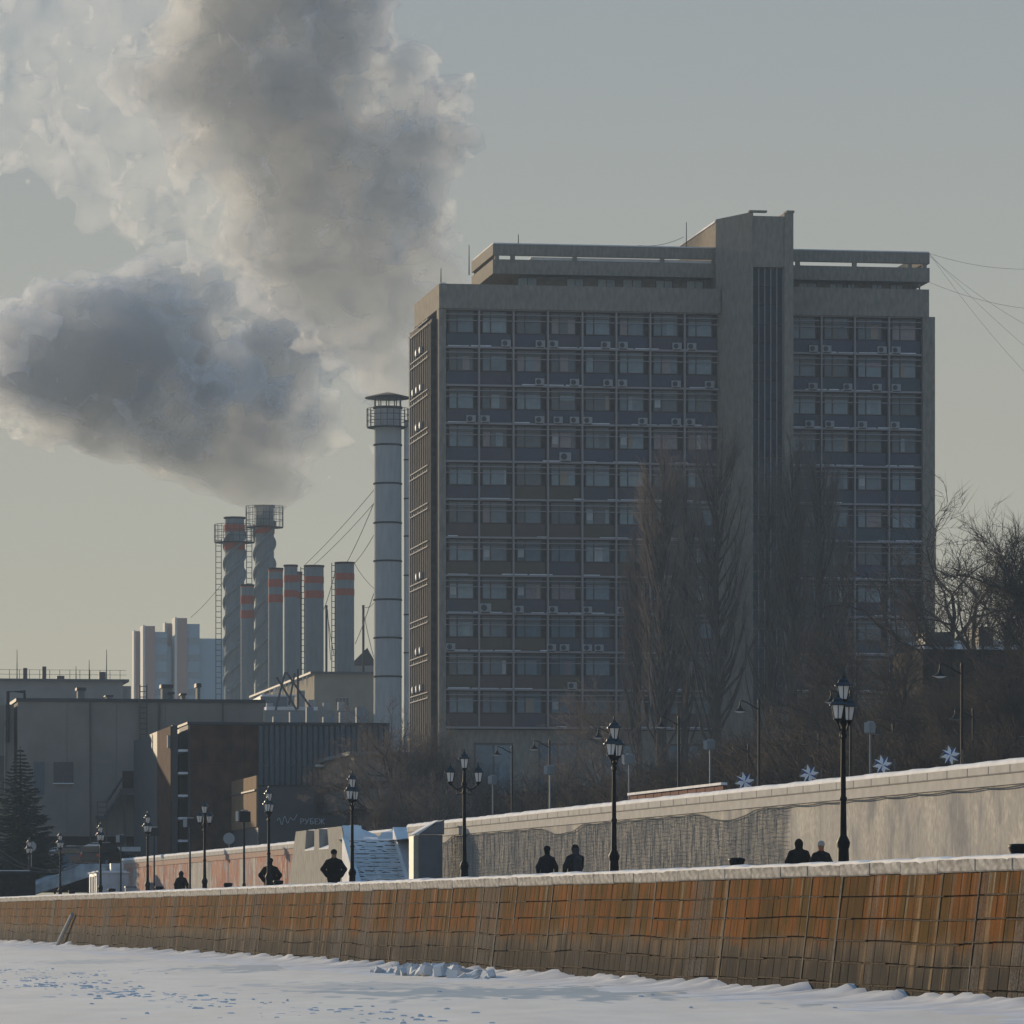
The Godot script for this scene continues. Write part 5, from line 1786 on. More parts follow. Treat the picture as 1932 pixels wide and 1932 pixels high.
	hr.quad(Vector3(-1.4, ht - 0.35, 0.5), Vector3(hs.lx(1992), ht - 0.35, 0.5), Vector3(hs.lx(1992), ht + 0.55, -5), Vector3(-1.4, ht + 0.55, -5))
	hr.quad(Vector3(hs.lx(1992), ht - 0.35, -10), Vector3(-1.4, ht - 0.35, -10), Vector3(-1.4, ht + 0.55, -5), Vector3(hs.lx(1992), ht + 0.55, -5))
	part("roof", hr, M.wet_roof, house)
	part("dormer", bx(Vector3(-0.6, ht, -4.0), Vector3(hs.lx(1806), ht + 0.9, -1.0)), M.dark_panel, house)
	part("dormer", bx(Vector3(hs.lx(1857), ht, -5.0), Vector3(hs.lx(1885), hs.hp(1860, 1180), -1.5)), M.dark_panel, house)

# ------------------------------------------------------------------ lamps
func lantern(parent: Node, p: Vector3, k: float) -> void:
	var ln := Node3D.new()
	ln.name = "lantern"
	parent.add_child(ln, true)
	ln.position = p
	# six-sided: base cup, opal glass in bars, ogee roof with a finial
	var roof := MB.new()
	roof.lathe([Vector2(0.205 * k, 0.30 * k), Vector2(0.20 * k, 0.325 * k), Vector2(0.135 * k, 0.375 * k), Vector2(0.105 * k, 0.435 * k), Vector2(0.045 * k, 0.475 * k), Vector2(0.05 * k, 0.50 * k), Vector2(0.018 * k, 0.53 * k), Vector2(0.024 * k, 0.56 * k), Vector2(0.0, 0.63 * k)], 6, Vector3.ZERO, 0.3, true)
	roof.lathe([Vector2(0.0, 0.30 * k), Vector2(0.205 * k, 0.30 * k)], 6, Vector3.ZERO, 0.3, true)
	part("roof", roof, M.iron_gloss, ln)
	var cup := MB.new()
	cup.lathe([Vector2(0.02 * k, -0.10 * k), Vector2(0.035 * k, -0.06 * k), Vector2(0.05 * k, -0.03 * k), Vector2(0.095 * k, 0.0), Vector2(0.10 * k, 0.025 * k), Vector2(0.0, 0.025 * k)], 8)
	part("cup", cup, M.iron, ln)
	var gl := MB.new()
	gl.lathe([Vector2(0.085 * k, 0.022 * k), Vector2(0.142 * k, 0.298 * k)], 6, Vector3.ZERO, 0.3, true)
	part("glass", gl, M.opal, ln)
	var bars := MB.new()
	for i in 6:
		var a := TAU * i / 6 + 0.3
		bars.tube([Vector3(cos(a) * 0.09 * k, 0.02 * k, -sin(a) * 0.09 * k), Vector3(cos(a) * 0.148 * k, 0.30 * k, -sin(a) * 0.148 * k)], [0.010 * k, 0.010 * k], 4)
	part("glazing_bars", bars, M.iron, ln)

func promenade_lamp(pos: Vector3, turn: float, label: String, grp: String) -> Node3D:
	var t := thing("promenade_lamp", pos, turn, label, "street lamp", grp)
	var b := MB.new()
	b.lathe([Vector2(0.18, 0.0), Vector2(0.18, 0.12), Vector2(0.14, 0.16), Vector2(0.125, 0.5), Vector2(0.14, 0.54), Vector2(0.12, 0.6), Vector2(0.105, 0.98), Vector2(0.12, 1.02), Vector2(0.135, 1.1), Vector2(0.11, 1.16), Vector2(0.07, 1.24)], 14)
	part("base", b, M.iron, t)
	var p := MB.new()
	p.lathe([Vector2(0.07, 1.24), Vector2(0.058, 1.9), Vector2(0.075, 1.93), Vector2(0.075, 1.97), Vector2(0.055, 2.0), Vector2(0.045, 3.12), Vector2(0.07, 3.15), Vector2(0.07, 3.2), Vector2(0.045, 3.24), Vector2(0.05, 3.36), Vector2(0.09, 3.42), Vector2(0.05, 3.5), Vector2(0.04, 3.8)], 12)
	part("pole", p, M.iron, t)
	for s in [-1.0, 1.0]:
		var a := MB.new()
		var pts := []
		var rad := []
		for i in 12:
			var u := i / 11.0
			pts.append(Vector3(s * (0.04 + 0.37 * u), 3.36 - 0.13 * sin(u * PI * 0.85) + 0.17 * u * u, 0))
			rad.append(0.02)
		a.tube(pts, rad, 6)
		# small scroll under the arm
		var sc := []
		var sr := []
		for i in 12:
			var q := i / 11.0 * TAU * 0.9
			sc.append(Vector3(s * (0.16 + 0.07 * cos(q)), 3.18 + 0.06 * sin(q), 0))
			sr.append(0.012)
		a.tube(sc, sr, 5)
		part("arm", a, M.iron, t)
		lantern(t, Vector3(s * 0.41, 3.47, 0), 0.92)
	lantern(t, Vector3(0, 3.86, 0), 0.92)
	return t

func build_lamps() -> void:
	var spec := [[1591, 1265, -0.32], [1158.5, 1350, -0.22], [876, 1412, 0.0], [664.5, 1453, -0.2], [507, 1482, -0.1], [386, 1508, -0.45], [278.5, 1530, -0.12], [189.5, 1550, -0.1], [113.5, 1567, -0.1], [55, 1580, -0.1]]
	var first: Node3D
	for s in spec:
		var d: float = FL * 4.75 / (HY - s[1])
		var p := at(s[0], HY, d)
		p.y = 1.87
		var along: float = PI / 2 + s[2] if s[0] != 876 else 0.25
		if first == null:
			first = promenade_lamp(p, along, "black cast-iron promenade lamp with lanterns in line with the quay", "promenade lamps along the quay")
		else:
			var o := dup(first, p, along)
			if s[0] == 876:
				o.set_meta("label", "black cast-iron promenade lamp with three lanterns spread wide across its post")
	# tall gooseneck lamps on the upper street
	var gspec := [[1815, 1255], [1605, 1306], [1432, 1324], [1280.5, 1355], [1160, 1376], [1037, 1399], [966, 1410], [794, 1444], [720.5, 1460], [652, 1474], [590, 1486], [533, 1497], [480, 1508], [437, 1516]]
	var g0: Node3D
	for s in gspec:
		var d: float = FL * 10.2 / (HY - s[1])
		var p := at(s[0], HY, d)
		p.y = STREET
		if g0 == null:
			g0 = gooseneck(p, 6.8)
		else:
			dup(g0, p, PI * 0.5 - 1.37)
	# a second, farther row seen fainter between the trunks
	for s in [[1685, 1368, 0.0], [1545, 1388, 0.0], [1836, 1340, 0.0], [1412, 1408, 0.0], [1960, 1372, 0.0]]:
		var d: float = FL * 10.2 / (HY - s[1])
		var p := at(s[0], HY, d)
		p.y = STREET
		var o := dup(g0, p, PI * 0.5 - 1.37)
		o.set_meta("label", "grey gooseneck lamp of the farther row against the dark trees")
		o.set_meta("group", "farther row of gooseneck lamps")

func gooseneck(p: Vector3, h: float) -> Node3D:
	var t := thing("gooseneck_lamp", p, PI * 0.5 - 1.37, "slim dark gooseneck street lamp on the street above the retaining wall", "street lamp", "gooseneck lamps along the upper street")
	var m := MB.new()
	m.lathe([Vector2(0.10, 0), Vector2(0.09, 1.2), Vector2(0.065, 1.25), Vector2(0.055, h - 0.1), Vector2(0.075, h - 0.08), Vector2(0.06, h + 0.1), Vector2(0.0, h + 0.14)], 10)
	part("pole", m, M.iron, t)
	var a := MB.new()
	a.tube([Vector3(0, h - 0.35, 0), Vector3(-0.28, h - 0.22, 0), Vector3(-0.62, h - 0.02, 0), Vector3(-0.86, h + 0.06, 0), Vector3(-0.93, h + 0.02, 0), Vector3(-0.93, h - 0.22, 0)], [0.035, 0.035, 0.032, 0.03, 0.03, 0.03], 6)
	part("arm", a, M.iron, t)
	var s := MB.new()
	s.lathe([Vector2(0.0, h - 0.16), Vector2(0.05, h - 0.18), Vector2(0.08, h - 0.29), Vector2(0.2, h - 0.38), Vector2(0.31, h - 0.44), Vector2(0.31, h - 0.46), Vector2(0.29, h - 0.45)], 16, Vector3(-0.93, 0, 0))
	part("shade", s, M.iron, t)
	var b := MB.new()
	b.lathe([Vector2(0.0, h - 0.53), Vector2(0.14, h - 0.515), Vector2(0.24, h - 0.475), Vector2(0.285, h - 0.45)], 16, Vector3(-0.93, 0, 0))
	part("diffuser", b, M.opal, t)
	return t

# ------------------------------------------------------------------ small things on the promenade and the street
func build_street_furniture() -> void:
	# square speaker boxes on poles
	var boxes := [[460.5, 1541, 232.0, 1.87], [358.6, 1552, 268.0, 1.87], [228, 1581, 318.0, 1.87], [291, 1568, 290.0, 1.87], [1340, 1405, 262.0, STREET], [1642, 1374, 226.0, STREET], [1187, 1432, 262.0, STREET], [1038, 1452, 285.0, STREET], [930, 1470, 300.0, STREET]]
	var b0: Node3D
	for i in boxes.size():
		var s: Array = boxes[i]
		var p := at(s[0], HY, s[2])
		var top := at(s[0], s[1] + 9.0, s[2]).y
		p.y = s[3]
		var label := "grey floodlight box on a slim pole beside the promenade" if i < 4 else "pale floodlight box on a slim pole on the upper street"
		var t := thing("floodlight_pole", p, 0.5 + 0.3 * (i % 3), label, "floodlight", "floodlight poles on the promenade" if i < 4 else "floodlight poles on the upper street")
		var h := top - p.y
		var m := MB.new()
		m.lathe([Vector2(0.09, 0), Vector2(0.085, 1.1), Vector2(0.055, 1.15), Vector2(0.045, h)], 8)
		part("pole", m, M.iron_grey if i < 4 else M.galvanised_dim, t)
		var bm := MB.new()
		bm.cbox(Vector3(-0.28, h - 0.02, -0.16), Vector3(0.28, h + 0.46, 0.14), 0.04)
		part("box", bm, M.iron_grey if i < 4 else M.galvanised_dim, t)
		part("side_fin", bx(Vector3(-0.36, h + 0.02, -0.14), Vector3(-0.29, h + 0.46, 0.10)), M.galvanised, t)
		part("top_cap", bx(Vector3(-0.12, h + 0.465, -0.1), Vector3(0.16, h + 0.53, 0.1)), M.galvanised, t)
	# eight-pointed snowflake stars on brackets
	var stars := [[1405, 1475, 246.0, "at the foot of the slim lamp above the netting"], [1527, 1461, 236.0, "between the poplars and the cast-iron lamp"], [1665, 1443, 222.0, "beside the pale floodlight box"], [1793, 1425, 207.0, "hung on the tallest gooseneck lamp"]]
	var s0 := [["blue and white eight-pointed star, half sunk behind the coping", 0], ["blue and white eight-pointed star between the cast-iron lamp and the poplars", 1], ["blue and white eight-pointed star beside a pale floodlight box", 2], ["blue and white eight-pointed star hung beside the tallest gooseneck lamp", 3]]
	for i in 4:
		var s: Array = stars[i]
		var p := at(s[0], s[1], s[2])
		var t := thing("star_ornament", p, 0.12, s0[i][0], "star ornament", "star ornaments above the wall")
		var R: float = 19.0 / FL * s[2]
		for k in 8:
			var a := TAU * k / 8 + 0.2
			var c := Vector3(cos(a), sin(a), 0)
			var l := Vector3(cos(a + PI / 8), sin(a + PI / 8), 0) * R * 0.52
			var r := Vector3(cos(a - PI / 8), sin(a - PI / 8), 0) * R * 0.52
			var tip := c * R
			var z := Vector3(0, 0, 0.05)
			for side in 2:
				var m := MB.new()
				var q: Vector3 = l if side == 0 else r
				m.tri(z, tip, q) if side == 0 else m.tri(z, q, tip)
				m.tri(-z, q, tip) if side == 0 else m.tri(-z, tip, q)
				m.quad(z, -z, tip - z * 0.2, tip + z * 0.2)
				part("ray", m, M.star_white if side == (k % 2) or k % 2 == 0 and side == 1 else M.star_blue, t)
		var fr := MB.new()
		for k in 4:
			var a := TAU * k / 4 + 0.2
			var b := TAU * (k + 1) / 4 + 0.2
			fr.tube([Vector3(cos(a), sin(a), -0.06) * R, Vector3(cos(b), sin(b), -0.06) * R], [0.02, 0.02], 4)
		fr.tube([Vector3(0, 0, -0.06), Vector3(R * 1.25, 0, -0.06)], [0.02, 0.02], 4)
		fr.tube([Vector3(R * 1.25, R * 0.6, -0.06), Vector3(R * 1.25, STREET - p.y, -0.06)], [0.035, 0.035], 5)
		part("bracket", fr, M.pole_grey, t)
	# mooring bollards: a stout neck under a broad dished cap
	var bol: Node3D
	for s in [[1390, 1617], [1922, 1590], [525, 1654], [1000, 1642], [136, 1687], [211, 1675], [1262, 1627], [300, 1665], [430, 1661]]:
		var px: float = s[0]
		if px == 1000 or px == 1262: continue
		var x := ql(px, 0.75)
		var p := quay_frame() * Vector3(x, 1.87, -0.75)
		if bol == null:
			bol = thing("mooring_bollard", p, 0, "black iron mooring bollard cap showing over the snowy parapet", "bollard", "mooring bollards behind the parapet")
			var m := MB.new()
			m.lathe([Vector2(0.17, 0), Vector2(0.16, 0.08), Vector2(0.09, 0.14), Vector2(0.085, 0.58), Vector2(0.105, 0.68)], 14)
			part("neck", m, M.iron, bol)
			var c := MB.new()
			c.lathe([Vector2(0.105, 0.68), Vector2(0.16, 0.80), Vector2(0.185, 0.86), Vector2(0.175, 0.90), Vector2(0.12, 0.915), Vector2(0.0, 0.92)], 16)
			part("cap", c, M.iron, bol)
		else:
			dup(bol, p, 0)
	# white kiosk and brown container by the bank
	var d := 318.0
	var f := Fac.new(182, d, 1.87)
	var ki := thing("white_kiosk", Vector3(f.X0, f.base, -d), TURN, "white box kiosk with rounded snowy roof before the snowbank", "kiosk")
	var kw := f.lx(242)
	var kh := f.h(0, 1647)
	part("body", bx(Vector3(0, 0, -6.0), Vector3(kw, kh, 0)), M.van_white, ki)
	for k in 4: part("side_rib", bx(Vector3(-0.05, 0.1, -1.0 - k * 1.3), Vector3(-0.002, kh - 0.2, -0.7 - k * 1.3)), M.galvanised, ki)
	var kr := MB.new()
	kr.prism([Vector2(-0.08, 0.08), Vector2(kw + 0.08, 0.08), Vector2(kw + 0.08, -6.1), Vector2(-0.08, -6.1)], kh + 0.002, kh + 0.07)
	kr.prism([Vector2(0.1, -0.1), Vector2(kw - 0.1, -0.1), Vector2(kw - 0.1, -5.9), Vector2(0.1, -5.9)], kh + 0.072, kh + 0.14)
	part("roof_snow", kr, M.snow, ki)
	part("roof_unit", bx(Vector3(kw * 0.55, kh + 0.14, -3.4), Vector3(kw * 0.95, kh + 0.62, -2.4)), M.van_white, ki)
	var bin := thing("litter_bin", at(246, HY, 300.0) * Vector3(1, 0, 1) + Vector3(0, 1.87, 0), 0.2, "small pale blue-grey box bin between kiosk and painted wall", "bin")
	part("body", bx(Vector3(-0.3, 0, -0.3), Vector3(0.3, 1.3, 0.3)), M.galvanised, bin)
	part("lid", bx(Vector3(-0.33, 1.302, -0.33), Vector3(0.33, 1.4, 0.33)), M.kiosk_grey, bin)
	var g := Fac.new(-20, 300, 1.87)
	var co := thing("brown_container", Vector3(g.X0, g.base, -300), TURN, "dark brown shed with a snow-edged flat roof by the fir tree", "shed")
	var cw := g.lx(67)
	var ch := g.h(0, 1648)
	part("body", bx(Vector3(0, 0, -5), Vector3(cw, ch, 0)), M.box_brown, co)
	part("roof", bx(Vector3(-0.1, ch + 0.002, -5.1), Vector3(cw + 0.12, ch + 0.14, 0.15)), M.iron_grey, co)
	part("roof_snow", bx(Vector3(0.1, ch + 0.142, -4.9), Vector3(cw - 0.3, ch + 0.2, 0.0)), M.snow, co)
	for k in 7: part("rib", bx(Vector3(0.2 + k * cw / 7.0, 0.1, 0.002), Vector3(0.3 + k * cw / 7.0, ch - 0.1, 0.05)), M.box_brown, co)
	# street signs seen from behind
	for s in [[59, 1597, 330.0, STREET - 0.3], [432, 1582, 292.0, STREET]]:
		var p := at(s[0], HY, s[2])
		var hy := at(s[0], s[1], s[2]).y
		p.y = s[3]
		var t := thing("round_sign", p, 0.0, "pale back of a round road sign near the fir tree" if s[0] < 100 else "pale back of a round road sign before the brown cladding", "road sign")
		var m := MB.new()
		m.tube([Vector3(0, 0, -0.04), Vector3(0, hy - p.y + 0.3, -0.04)], [0.035, 0.035], 6)
		part("post", m, M.galvanised, t)
		var c := MB.new()
		c.tube([Vector3(0, hy - p.y, 0.0), Vector3(0, hy - p.y, 0.03)], [0.33, 0.33], 20)
		part("disc", c, M.galvanised, t)
	# two cables sagging down to the car park
	wire("sagging_cable", at(-30, 1578, 250), at(152, 1622, 330), 1.1, 0.03, "bright sagging cable crossing before the fir tree", "sagging cables by the car park")
	wire("sagging_cable", at(-30, 1596, 250), at(150, 1630, 330), 0.9, 0.025, "bright sagging cable crossing before the fir tree", "sagging cables by the car park")
	# low railing with snow along the street and a reddish hoarding behind the wall
	var hx0 := ql(1188, 20.0)
	var hx1 := ql(1365, 20.0)
	var ho := thing("red_hoarding", Vector3.ZERO, 0, "dull red board hoarding with snow on top behind the retaining wall", "hoarding")
	ho.transform = quay_frame()
	var hy := qh(1250, 1494, 20.0)
	var n := 22
	for i in n:
		part("board", bx(Vector3(lerpf(hx0, hx1, i / float(n)) + 0.01, STREET - 0.2, -20.05), Vector3(lerpf(hx0, hx1, (i + 1) / float(n)) - 0.01, hy, -20.0 + 0.015 * (i % 2))), M.fence_red, ho)
	part("snow_cap", bx(Vector3(hx0, hy + 0.002, -20.15), Vector3(hx1, hy + 0.1, -19.9)), M.snow, ho)
	# snow-roofed low fence before the hall
	var fz := Fac.new(95, 392, 4.2)
	var fe := thing("snowy_canopy", Vector3(fz.X0, fz.base, -392), TURN, "long low canopy with a flat snowy roof behind the parked cars", "canopy")
	var fw := fz.lx(335)
	var fh := fz.h(0, 1606)
	part("roof", bx(Vector3(0, fh - 0.25, -3), Vector3(fw, fh, 0)), M.dark_panel, fe)
	part("roof_snow", bx(Vector3(0.1, fh + 0.002, -2.9), Vector3(fw - 0.1, fh + 0.35, -0.05)), M.snow, fe)
	for k in 8: part("post", bx(Vector3(0.3 + k * (fw - 0.8) / 7.0, -1.0, -0.5), Vector3(0.45 + k * (fw - 0.8) / 7.0, fh - 0.252, -0.35)), M.iron_grey, fe)

# ------------------------------------------------------------------ cars
func car(p: Vector3, turn: float, paint: Material, suv: float, label: String) -> void:
	var t := thing("parked_car", p, turn, label, "car", "cars parked on the snowy street")
	var L := 4.5
	var hw := 0.9
	# stations along z (front towards +z): [z, half width, bottom, top]
	var st := [[2.25, 0.62, 0.42, 0.62], [2.2, 0.78, 0.30, 0.74], [1.9, 0.87, 0.24, 0.84 + 0.1 * suv], [1.2, 0.90, 0.22, 0.93 + 0.12 * suv], [0.0, 0.91, 0.22, 0.96 + 0.14 * suv], [-1.3, 0.90, 0.22, 0.98 + 0.14 * suv], [-2.0, 0.86, 0.25, 0.97 + 0.14 * suv], [-2.22, 0.78, 0.34, 0.86 + 0.12 * suv], [-2.25, 0.66, 0.42, 0.7]]
	part("body", loft(st, 0.16), paint, t)
	var roof := 1.45 + 0.25 * suv
	var cab := [[1.15, 0.74, 0.90 + 0.12 * suv, 0.93 + 0.12 * suv], [0.45, 0.66, 0.92 + 0.1 * suv, roof - 0.06], [-0.2, 0.65, 0.92 + 0.1 * suv, roof], [-1.2, 0.65, 0.92 + 0.1 * suv, roof - 0.03], [-1.9 - 0.2 * suv, 0.70, 0.92 + 0.1 * suv, 1.02 + 0.45 * suv]]
	part("cabin", loft(cab, 0.12), M.car_glass, t)
	var rf := [[0.42, 0.60, roof - 0.07, roof - 0.03], [-0.2, 0.62, roof - 0.02, roof + 0.03], [-1.25, 0.61, roof - 0.05, roof]]
	part("roof", loft(rf, 0.05), paint, t)
	for z in [1.4, -1.4]:
		for s in [-1.0, 1.0]:
			var w := MB.new()
			w.tube([Vector3(s * 0.72, 0.33, z), Vector3(s * 0.93, 0.33, z)], [0.33, 0.33], 16)
			var wo := part("wheel", w, M.rubber, t)
			var r := MB.new()
			r.tube([Vector3(s * 0.9, 0.33, z), Vector3(s * 0.94, 0.33, z)], [0.2, 0.19], 12)
			part("rim", r, M.galvanised, wo)
	for s in [-1.0, 1.0]:
		part("headlight", bx(Vector3(s * 0.68 - 0.14, 0.62, 2.05), Vector3(s * 0.68 + 0.14, 0.76, 2.2)), M.galvanised, t)
		part("tail_light", bx(Vector3(s * 0.72 - 0.11, 0.72, -2.26), Vector3(s * 0.72 + 0.11, 0.92, -2.1)), M.tail_red, t)
		part("mirror", bx(Vector3(s * 1.0 - 0.09, 0.98, 0.72), Vector3(s * 1.0 + 0.09, 1.12, 0.84)), paint, t)
	part("bumper", bx(Vector3(-0.74, 0.34, 2.16), Vector3(0.74, 0.5, 2.3)), M.iron_grey, t)
	part("number_plate", bx(Vector3(-0.26, 0.38, 2.301), Vector3(0.26, 0.49, 2.32)), M.unit_white, t)
	part("roof_snow", bx(Vector3(-0.5, roof + 0.032, -1.0), Vector3(0.5, roof + 0.07, -0.05)), M.snow, t)

func loft(st: Array, ch: float) -> MB:
	var m := MB.new()
	var rings := []
	for s in st:
		var z: float = s[0]
		var w: float = s[1]
		var a: float = s[2]
		var b: float = s[3]
		var c := minf(ch, (b - a) * 0.4)
		rings.append([Vector3(-w + c, a, z), Vector3(w - c, a, z), Vector3(w, a + c, z), Vector3(w, b - c, z), Vector3(w - c, b, z), Vector3(-w + c, b, z), Vector3(-w, b - c, z), Vector3(-w, a + c, z)])
	for i in rings.size() - 1:
		for k in 8:
			m.quad(rings[i][k], rings[i + 1][k], rings[i + 1][(k + 1) % 8], rings[i][(k + 1) % 8])
	for e in [0, rings.size() - 1]:
		for k in range(1, 7):
			if e == 0: m.tri(rings[e][0], rings[e][k], rings[e][k + 1])
			else: m.tri(rings[e][0], rings[e][k + 1], rings[e][k])
	return m

func build_cars() -> void:
	var spec := [[111, 372.0, 0.15, "car_blue", 0.4, "dark blue car facing the river beside the snow bank"], [152, 378.0, 0.9, "car_maroon", 0.7, "dark maroon car parked between two darker ones"], [198, 366.0, 2.7, "car_black", 1.0, "black off-roader parked at the end of the painted wall"], [10, 380.0, 1.5, "car_teal", 0.2, "teal car half hidden behind the brown shed"]]
	for s in spec:
		var p := at(s[0], HY, s[1])
		var q := to_quay(p)
		p.y = land(q.x, q.y) + 0.06
		car(p, s[2], M[s[3]], s[4], s[5])

# ------------------------------------------------------------------ people
# joints in metres, x to the person's left hand side as seen from the front, z forwards
func person(p: Vector3, turn: float, h: float, o: Dictionary, label: String) -> void:
	var t := thing("person", p, turn, label, "person")
	var k := h / 1.75
	var bulk: float = o.get("bulk", 1.0)
	var coat: Color = o.coat
	var legs: Color = o.get("legs", Color(0.012, 0.012, 0.015))
	var skin := Color(0.30, 0.17, 0.115)
	var head: Color = o.get("head", skin)
	var stride: float = o.get("stride", 0.1)
	var bones := []   # a, b, ra, rb, colour
	var hip := 0.90
	for s in [-1.0, 1.0]:
		var kn := Vector3(s * 0.105, 0.5, s * stride * 0.55 + 0.03)
		var an := Vector3(s * 0.10, 0.09, s * stride * 1.0 - 0.02)
		bones.append([Vector3(s * 0.09, hip, 0), kn, 0.105, 0.07, legs])
		bones.append([kn, an, 0.07, 0.05, legs])
		bones.append([an + Vector3(0, -0.03, -0.03), an + Vector3(0, -0.045, 0.16), 0.05, 0.042, Color(0.01, 0.01, 0.01)])
		var sh := Vector3(s * 0.185 * bulk, 1.375, 0)
		var el: Vector3
		var ha: Vector3
		if o.get("pockets", false):
			el = Vector3(s * 0.33 * bulk, 1.16, -0.06)
			ha = Vector3(s * 0.23 * bulk, 0.97, 0.10)
		else:
			el = Vector3(s * 0.29 * bulk + float(o.get("swing", 0.0)) * 0.08, 1.15, -s * stride * 0.5)
			ha = Vector3(s * 0.29 * bulk + float(o.get("swing", 0.0)) * 0.12, 0.92, -s * stride * 0.6 + 0.06)
		bones.append([sh, el, 0.085 * bulk, 0.075 * bulk, coat])
		bones.append([el, ha, 0.075 * bulk, 0.06 * bulk, coat])
		var hd := (ha - el).normalized()
		bones.append([ha, ha + hd * 0.07, 0.04, 0.042, Color(0.015, 0.015, 0.015)])
		# five gloved fingers
		if not o.get("pockets", false):
			for fi in 4:
				var f0 := ha + hd * 0.07 + Vector3(0, 0, -0.027 + 0.018 * fi)
				bones.append([f0, f0 + hd * (0.07 - 0.008 * absf(fi - 1.5)) + Vector3(-s * 0.015, 0, 0), 0.011, 0.009, Color(0.015, 0.015, 0.015)])
			bones.append([ha + hd * 0.02 + Vector3(0, 0, 0.03), ha + hd * 0.06 + Vector3(0, 0, 0.06), 0.012, 0.010, Color(0.015, 0.015, 0.015)])
	var hem: float = o.get("hem", 0.78)
	bones.append([Vector3(0, 1.36, 0), Vector3(0, 1.05, 0), 0.165 * bulk, 0.155 * bulk, coat])
	for s in [-1.0, 1.0]:
		bones.append([Vector3(s * 0.085 * bulk, 1.33, 0), Vector3(s * 0.075 * bulk, hem + 0.12, 0), 0.125 * bulk, 0.135 * bulk, coat])
		bones.append([Vector3(s * 0.05, 1.45, 0), Vector3(s * 0.175 * bulk, 1.385, 0), 0.068, 0.082 * bulk, coat])
	bones.append([Vector3(0, 1.42, 0), Vector3(0, 1.53, 0.01), 0.08, 0.065, o.get("collar", coat)])
	bones.append([Vector3(0, 1.60, 0.012), Vector3(0, 1.68, 0.0), 0.082, 0.094, head])
	bones.append([Vector3(0, 1.56, 0.045), Vector3(0, 1.60, 0.05), 0.05, 0.06, head if o.get("hood", false) else skin])
	bones.append([Vector3(0, 1.615, 0.10), Vector3(0, 1.59, 0.118), 0.012, 0.017, skin])
	if o.get("hood", false):
		bones.append([Vector3(0, 1.50, -0.06), Vector3(0, 1.66, -0.02), 0.10, 0.115, o.get("hood_color", coat)])
		bones.append([Vector3(0, 1.66, -0.02), Vector3(0, 1.74, -0.03), 0.11, 0.05, o.get("hood_color", coat)])
	if o.has("pack"):
		bones.append([Vector3(0, 1.34, -0.2), Vector3(0, 1.08, -0.21), 0.12, 0.13, o.pack])
	var cell := 0.022
	var nx := 50
	var ny := 84
	var nz := 36
	var org := Vector3(-0.55, -0.03, -0.40)
	var fl := PackedFloat32Array()
	fl.resize(nx * ny * nz)
	fl.fill(1.0)
	var kk := 0.035
	for b in bones:
		var a: Vector3 = b[0]
		var c: Vector3 = b[1]
		var rm := maxf(b[2], b[3]) + 0.09
		var lo := Vector3(minf(a.x, c.x), minf(a.y, c.y), minf(a.z, c.z)) - Vector3.ONE * rm
		var hi := Vector3(maxf(a.x, c.x), maxf(a.y, c.y), maxf(a.z, c.z)) + Vector3.ONE * rm
		var i0 := Vector3i(((lo - org) / cell).floor()).clamp(Vector3i.ZERO, Vector3i(nx - 1, ny - 1, nz - 1))
		var i1 := Vector3i(((hi - org) / cell).ceil()).clamp(Vector3i.ZERO, Vector3i(nx - 1, ny - 1, nz - 1))
		var ac := c - a
		var l2 := maxf(ac.length_squared(), 1e-6)
		for z in range(i0.z, i1.z + 1):
			for y in range(i0.y, i1.y + 1):
				var row := (z * ny + y) * nx
				for x in range(i0.x, i1.x + 1):
					var q := org + Vector3(x, y, z) * cell
					var u := clampf((q - a).dot(ac) / l2, 0, 1)
					var dd := (q - a - ac * u).length() - lerpf(b[2], b[3], u)
					var old := fl[row + x]
					var w := maxf(kk - absf(old - dd), 0.0) / kk
					fl[row + x] = minf(old, dd) - w * w * kk * 0.25
	for i in fl.size(): fl[i] = -fl[i]
	var m := surface_nets(fl, nx, ny, nz, org, Vector3.ONE * cell, 0.0)
	m.tinted = true
	for v in m.v:
		var best := 1e9
		var col := coat
		for b in bones:
			var ac: Vector3 = b[1] - b[0]
			var u := clampf((v - b[0]).dot(ac) / maxf(ac.length_squared(), 1e-6), 0, 1)
			var dd: float = (v - b[0] - ac * u).length() - lerpf(b[2], b[3], u)
			if dd < best:
				best = dd
				col = b[4]
		# the knitted cap is a colour of the head above the brow
		if o.has("cap") and v.y > 1.655 - 0.25 * v.z and v.y > 1.6: col = o.cap
		if v.y < hem - 0.02 and col == coat and absf(v.x) < 0.26 and not o.get("pockets", false): col = legs
		m.c.append(col)
	for i in m.v.size(): m.v[i] *= k
	part("body", m, M.cloth, t)
	if o.has("cap"):
		var hat := MB.new()
		hat.tinted = true
		hat.col = o.cap
		hat.lathe([Vector2(0.104, 0.0), Vector2(0.108, 0.03), Vector2(0.102, 0.075), Vector2(0.075, 0.115), Vector2(0.03, 0.135), Vector2(0.0, 0.138)], 14, Vector3(0, 1.665 * k, 0.0))
		part("knitted_cap", hat, M.cloth, t)

